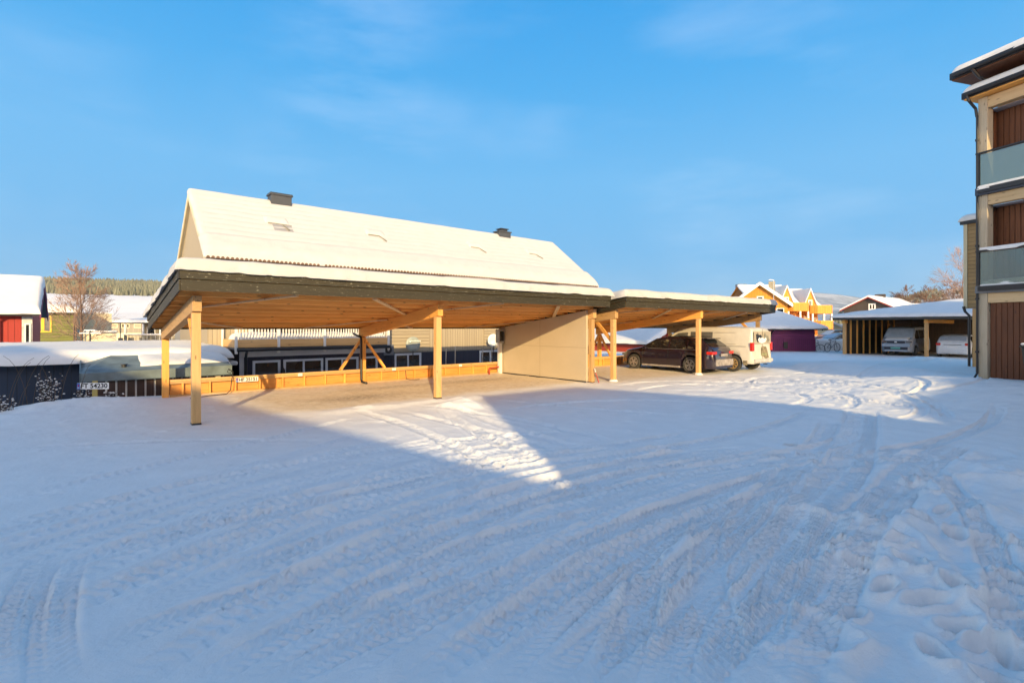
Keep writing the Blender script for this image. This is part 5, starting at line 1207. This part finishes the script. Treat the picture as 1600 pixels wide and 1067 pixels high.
def shrub(label, loc, h, seed, n=14):
    rng = random.Random(seed); t = thing('frosted_shrub', label, 'shrub', loc, 0, 'dry shrubs on the snow bank')
    st = MB(); sn = st
    for i in range(n):
        b = Vector((rng.uniform(-.16, .16), rng.uniform(-.14, .14), -.2)); hh = h*rng.uniform(.55, 1.05); lean = Vector((rng.uniform(-.25, .25), rng.uniform(-.2, .2), 1))
        pts = [b+Vector((lean.x*hh*(f**1.6), lean.y*hh*(f**1.6), hh*f+.1*f)) for f in (0, .25, .5, .75, 1)]; st.tube(pts, .011, 4, r1=.005)
        for j in range(9):
            f = rng.uniform(.4, 1); k_ = min(3, int(f*4)); p = pts[k_].lerp(pts[k_+1], f*4-k_); q = p+Vector((rng.uniform(-.1, .1), rng.uniform(-.08, .08), rng.uniform(.02, .12))); st.tube([p, q], .005, 3)
            r_ = rng.uniform(.012, .030)
            if rng.random() < .8: sn.lathe([(r_*.5, -.2*r_), (r_, .1*r_), (r_*.6, .6*r_), (.001, .8*r_)], q, n=6, mi=1)
            else: st.lathe([(r_*.5, -r_), (r_, 0), (r_*.4, r_*.5)], q, n=5)
    st.build('stalks', ['stem', 'snow'], t, smooth=True)
    return t
shrub('dry shrub with snowy seed heads against the dark blue wall, middle of the bank', (-11.25, 12.45, -.1), 1.0, 5, 18)
shrub('dry snow dotted shrub at the left edge of the photo', (-11.75, 11.8, -.3), .75, 6, 14)
shrub('small dry shrub with snow dots left of the FT plate', (-11.1, 13.3, .0), .42, 7, 8)
shrub('low snow dotted stalks below the FT plate', (-10.35, 13.25, .0), .35, 8, 6)
rng = random.Random(4); t = thing('bramble_canes', 'long thin bare canes arching in front of the dark blue garage', 'shrub', (-11.6, 12.6, -.2)); m = MB()
for i in range(11):
    b = Vector((rng.uniform(-.9, .9), rng.uniform(-.15, .15), -.1)); sx = rng.choice((-1, 1))*rng.uniform(.3, .8); hh = rng.uniform(.8, 1.75)
    m.tube([b+Vector((sx*f**1.7*hh*.6, .05*f, hh*math.sin(f*1.35))) for f in np.linspace(0, 1, 8)], .009, 4, r1=.004)
m.build('canes', 'cane', t)
# ---------------------------------------------------------------- hills, forest
def hill(name, s0, s1, elev, y0, y1, mat, ns=160, nr=60, amp=1.0, seed=1):
    ss = np.linspace(s0, s1, ns); f = np.linspace(0, 1, nr)
    Y = y0*(y1/y0)**f[:, None]+0*ss[None, :]; Sx = ss[None, :]+0*Y; X = Sx*Y
    E = elev(Sx, Y); Z = CAMH+E/800*Y+fbm(X, Y, 6/y1, 5, seed)*amp*y1/800*2.0*sstep(0, .25, f)[:, None]
    Z[0, :] = -12
    last = np.stack([X[-1], Y[-1]*1.15, 0*Z[-1]-20], -1)
    P = np.stack([X, Y, Z], -1).reshape(-1, 3); P = np.concatenate([P, last])
    idx = np.arange((nr+1)*ns).reshape(nr+1, ns); q = np.stack([idx[:-1,:-1], idx[:-1,1:], idx[1:,1:], idx[1:,:-1]], -1).reshape(-1, 4)
    m = MB(); m.add([tuple(v) for v in P.tolist()], [tuple(v) for v in q.tolist()]); o = m.build(name, mat, smooth=True); return tag(o, kind='structure'), (ss, Y[:, 0], Z)
def eL(s, y):
    px = 800+800*s; ridge = np.interp(px, [-900, -200, 0, 80, 240, 330, 500, 1100], [60, 72, 75, 74, 69, 62, 50, 20])
    return np.interp(y, [200, 400, 620, 700, 1000, 1500], [-6, 12, 45, 50, 58, 60])*ridge/74*np.clip((y-150)/100, .0, 1)+np.interp(y, [900, 1500], [0, 1])*(ridge*.18)
hL, (sL, yL, ZL) = hill('hills', -2.2, .35, eL, 190, 1500, 'hill_snow', 200, 60, .25, 2)
def eR(s, y):
    px = 800+800*s; r = np.interp(px, [700, 1000, 1240, 1275, 1310, 1345, 1400, 1500, 1800, 2600], [10, 40, 55, 54, 51, 46, 34, 22, 10, 0])
    return np.interp(y, [1800, 3800], [0, 1])*r
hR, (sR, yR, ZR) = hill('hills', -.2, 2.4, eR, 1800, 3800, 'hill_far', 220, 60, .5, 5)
def eR2(s, y):
    px = 800+800*s; r = np.interp(px, [1200, 1290, 1345, 1400, 1440, 1500, 1600, 1900, 2600], [0, 8, 40, 46, 53, 63, 74, 90, 70])
    return np.interp(y, [500, 1500], [0, 1])*r
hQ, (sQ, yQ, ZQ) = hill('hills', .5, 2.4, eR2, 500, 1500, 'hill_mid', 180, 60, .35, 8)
def forest(name, pts, label):
    rng = random.Random(9); m = MB()
    for x, y, z, h, dk in pts:
        r_ = h*rng.uniform(.20, .30); n = 5; a0 = rng.uniform(0, 6); b = len(m.v)
        for (rr, hh) in ((1, .08), (.62, .5)):
            for j in range(n): a = a0+2*math.pi*j/n; k_ = rr*rng.uniform(.75, 1.15)*r_; m.v.append((x+k_*math.cos(a), y+k_*math.sin(a), z+h*hh))
        m.v.append((x, y, z+h))
        for j in range(n):
            j2 = (j+1) % n; m.f.append((b+j, b+j2, b+n+j2, b+n+j)); m.f.append((b+n+j, b+n+j2, b+2*n)); m.m += [0, 0]
    o = m.build(name, 'conifer'); tag(o, label, 'forest', kind='stuff'); return o
def interpz(ss, yy, ZZ, s, y):
    i = min(len(ss)-2, max(0, int((s-ss[0])/(ss[1]-ss[0])))); j = int(np.searchsorted(yy, y))-1; j = min(len(yy)-2, max(0, j))
    a = (s-ss[i])/(ss[1]-ss[0]); b = (y-yy[j])/(yy[j+1]-yy[j])
    return (ZZ[j, i]*(1-a)+ZZ[j, i+1]*a)*(1-b)+(ZZ[j+1, i]*(1-a)+ZZ[j+1, i+1]*a)*b
rng = random.Random(21); P = []
while len(P) < 7500:
    s = rng.uniform(-1.25, -.40); y = 1500*rng.uniform(.40, 1)**.8
    n_ = mnoise.noise(Vector((s*14, y/260, 3)))
    strip = 640 < y < 690 and n_ > -.25 and s > -.9
    if not (y > 760+60*mnoise.noise(Vector((s*9, 1, 2))) or strip): continue
    if n_ < -.62: continue
    P.append((s*y, y, interpz(sL, yL, ZL, s, y)-1, rng.uniform(8, 15) if y > 760 else rng.uniform(5, 9), 0))
forest('forest', P, 'dense snow dusted conifer forest along the left hilltop')
P = []
while len(P) < 110:
    s = rng.uniform(-1.0, -.68); y = rng.choice((rng.uniform(300, 340), rng.uniform(380, 440)))
    if mnoise.noise(Vector((s*30, y/50, 1))) > .05: P.append((s*y, y, interpz(sL, yL, ZL, s, y)-.3, rng.uniform(2, 4.2), 0))
forest('hedge_scrub', P, 'scattered bushes along the foot of the snowy field')
P = []
while len(P) < 5200:
    s = rng.uniform(.62, 1.1); y = rng.uniform(700, 1500)
    if mnoise.noise(Vector((s*12, y/160, 7)))+.35*mnoise.noise(Vector((s*50, y/60, 2))) > .02: P.append((s*y, y, interpz(sQ, yQ, ZQ, s, y)-1, rng.uniform(6, 12), 0))
forest('forest', P, 'patchy wood on the hillside above the dark carport')
# air between here and the far hills
if HAZE:
    mh, nth, _b = nmat('haze'); nth.nodes.remove(_b); pv = N(nth, 'ShaderNodeVolumePrincipled')
    pv.inputs['Color'].default_value = (.82, .9, 1, 1); pv.inputs['Density'].default_value = HAZE; pv.inputs['Anisotropy'].default_value = .2
    nth.links.new(pv.outputs[0], nth.nodes['Material Output'].inputs['Volume'])
    m = MB(); m.box(-8500, -80, -30, 9800, 5200, 330); o = m.build('haze', mh); tag(o, 'thin blue air between the yard and the far hills', 'haze', kind='stuff')
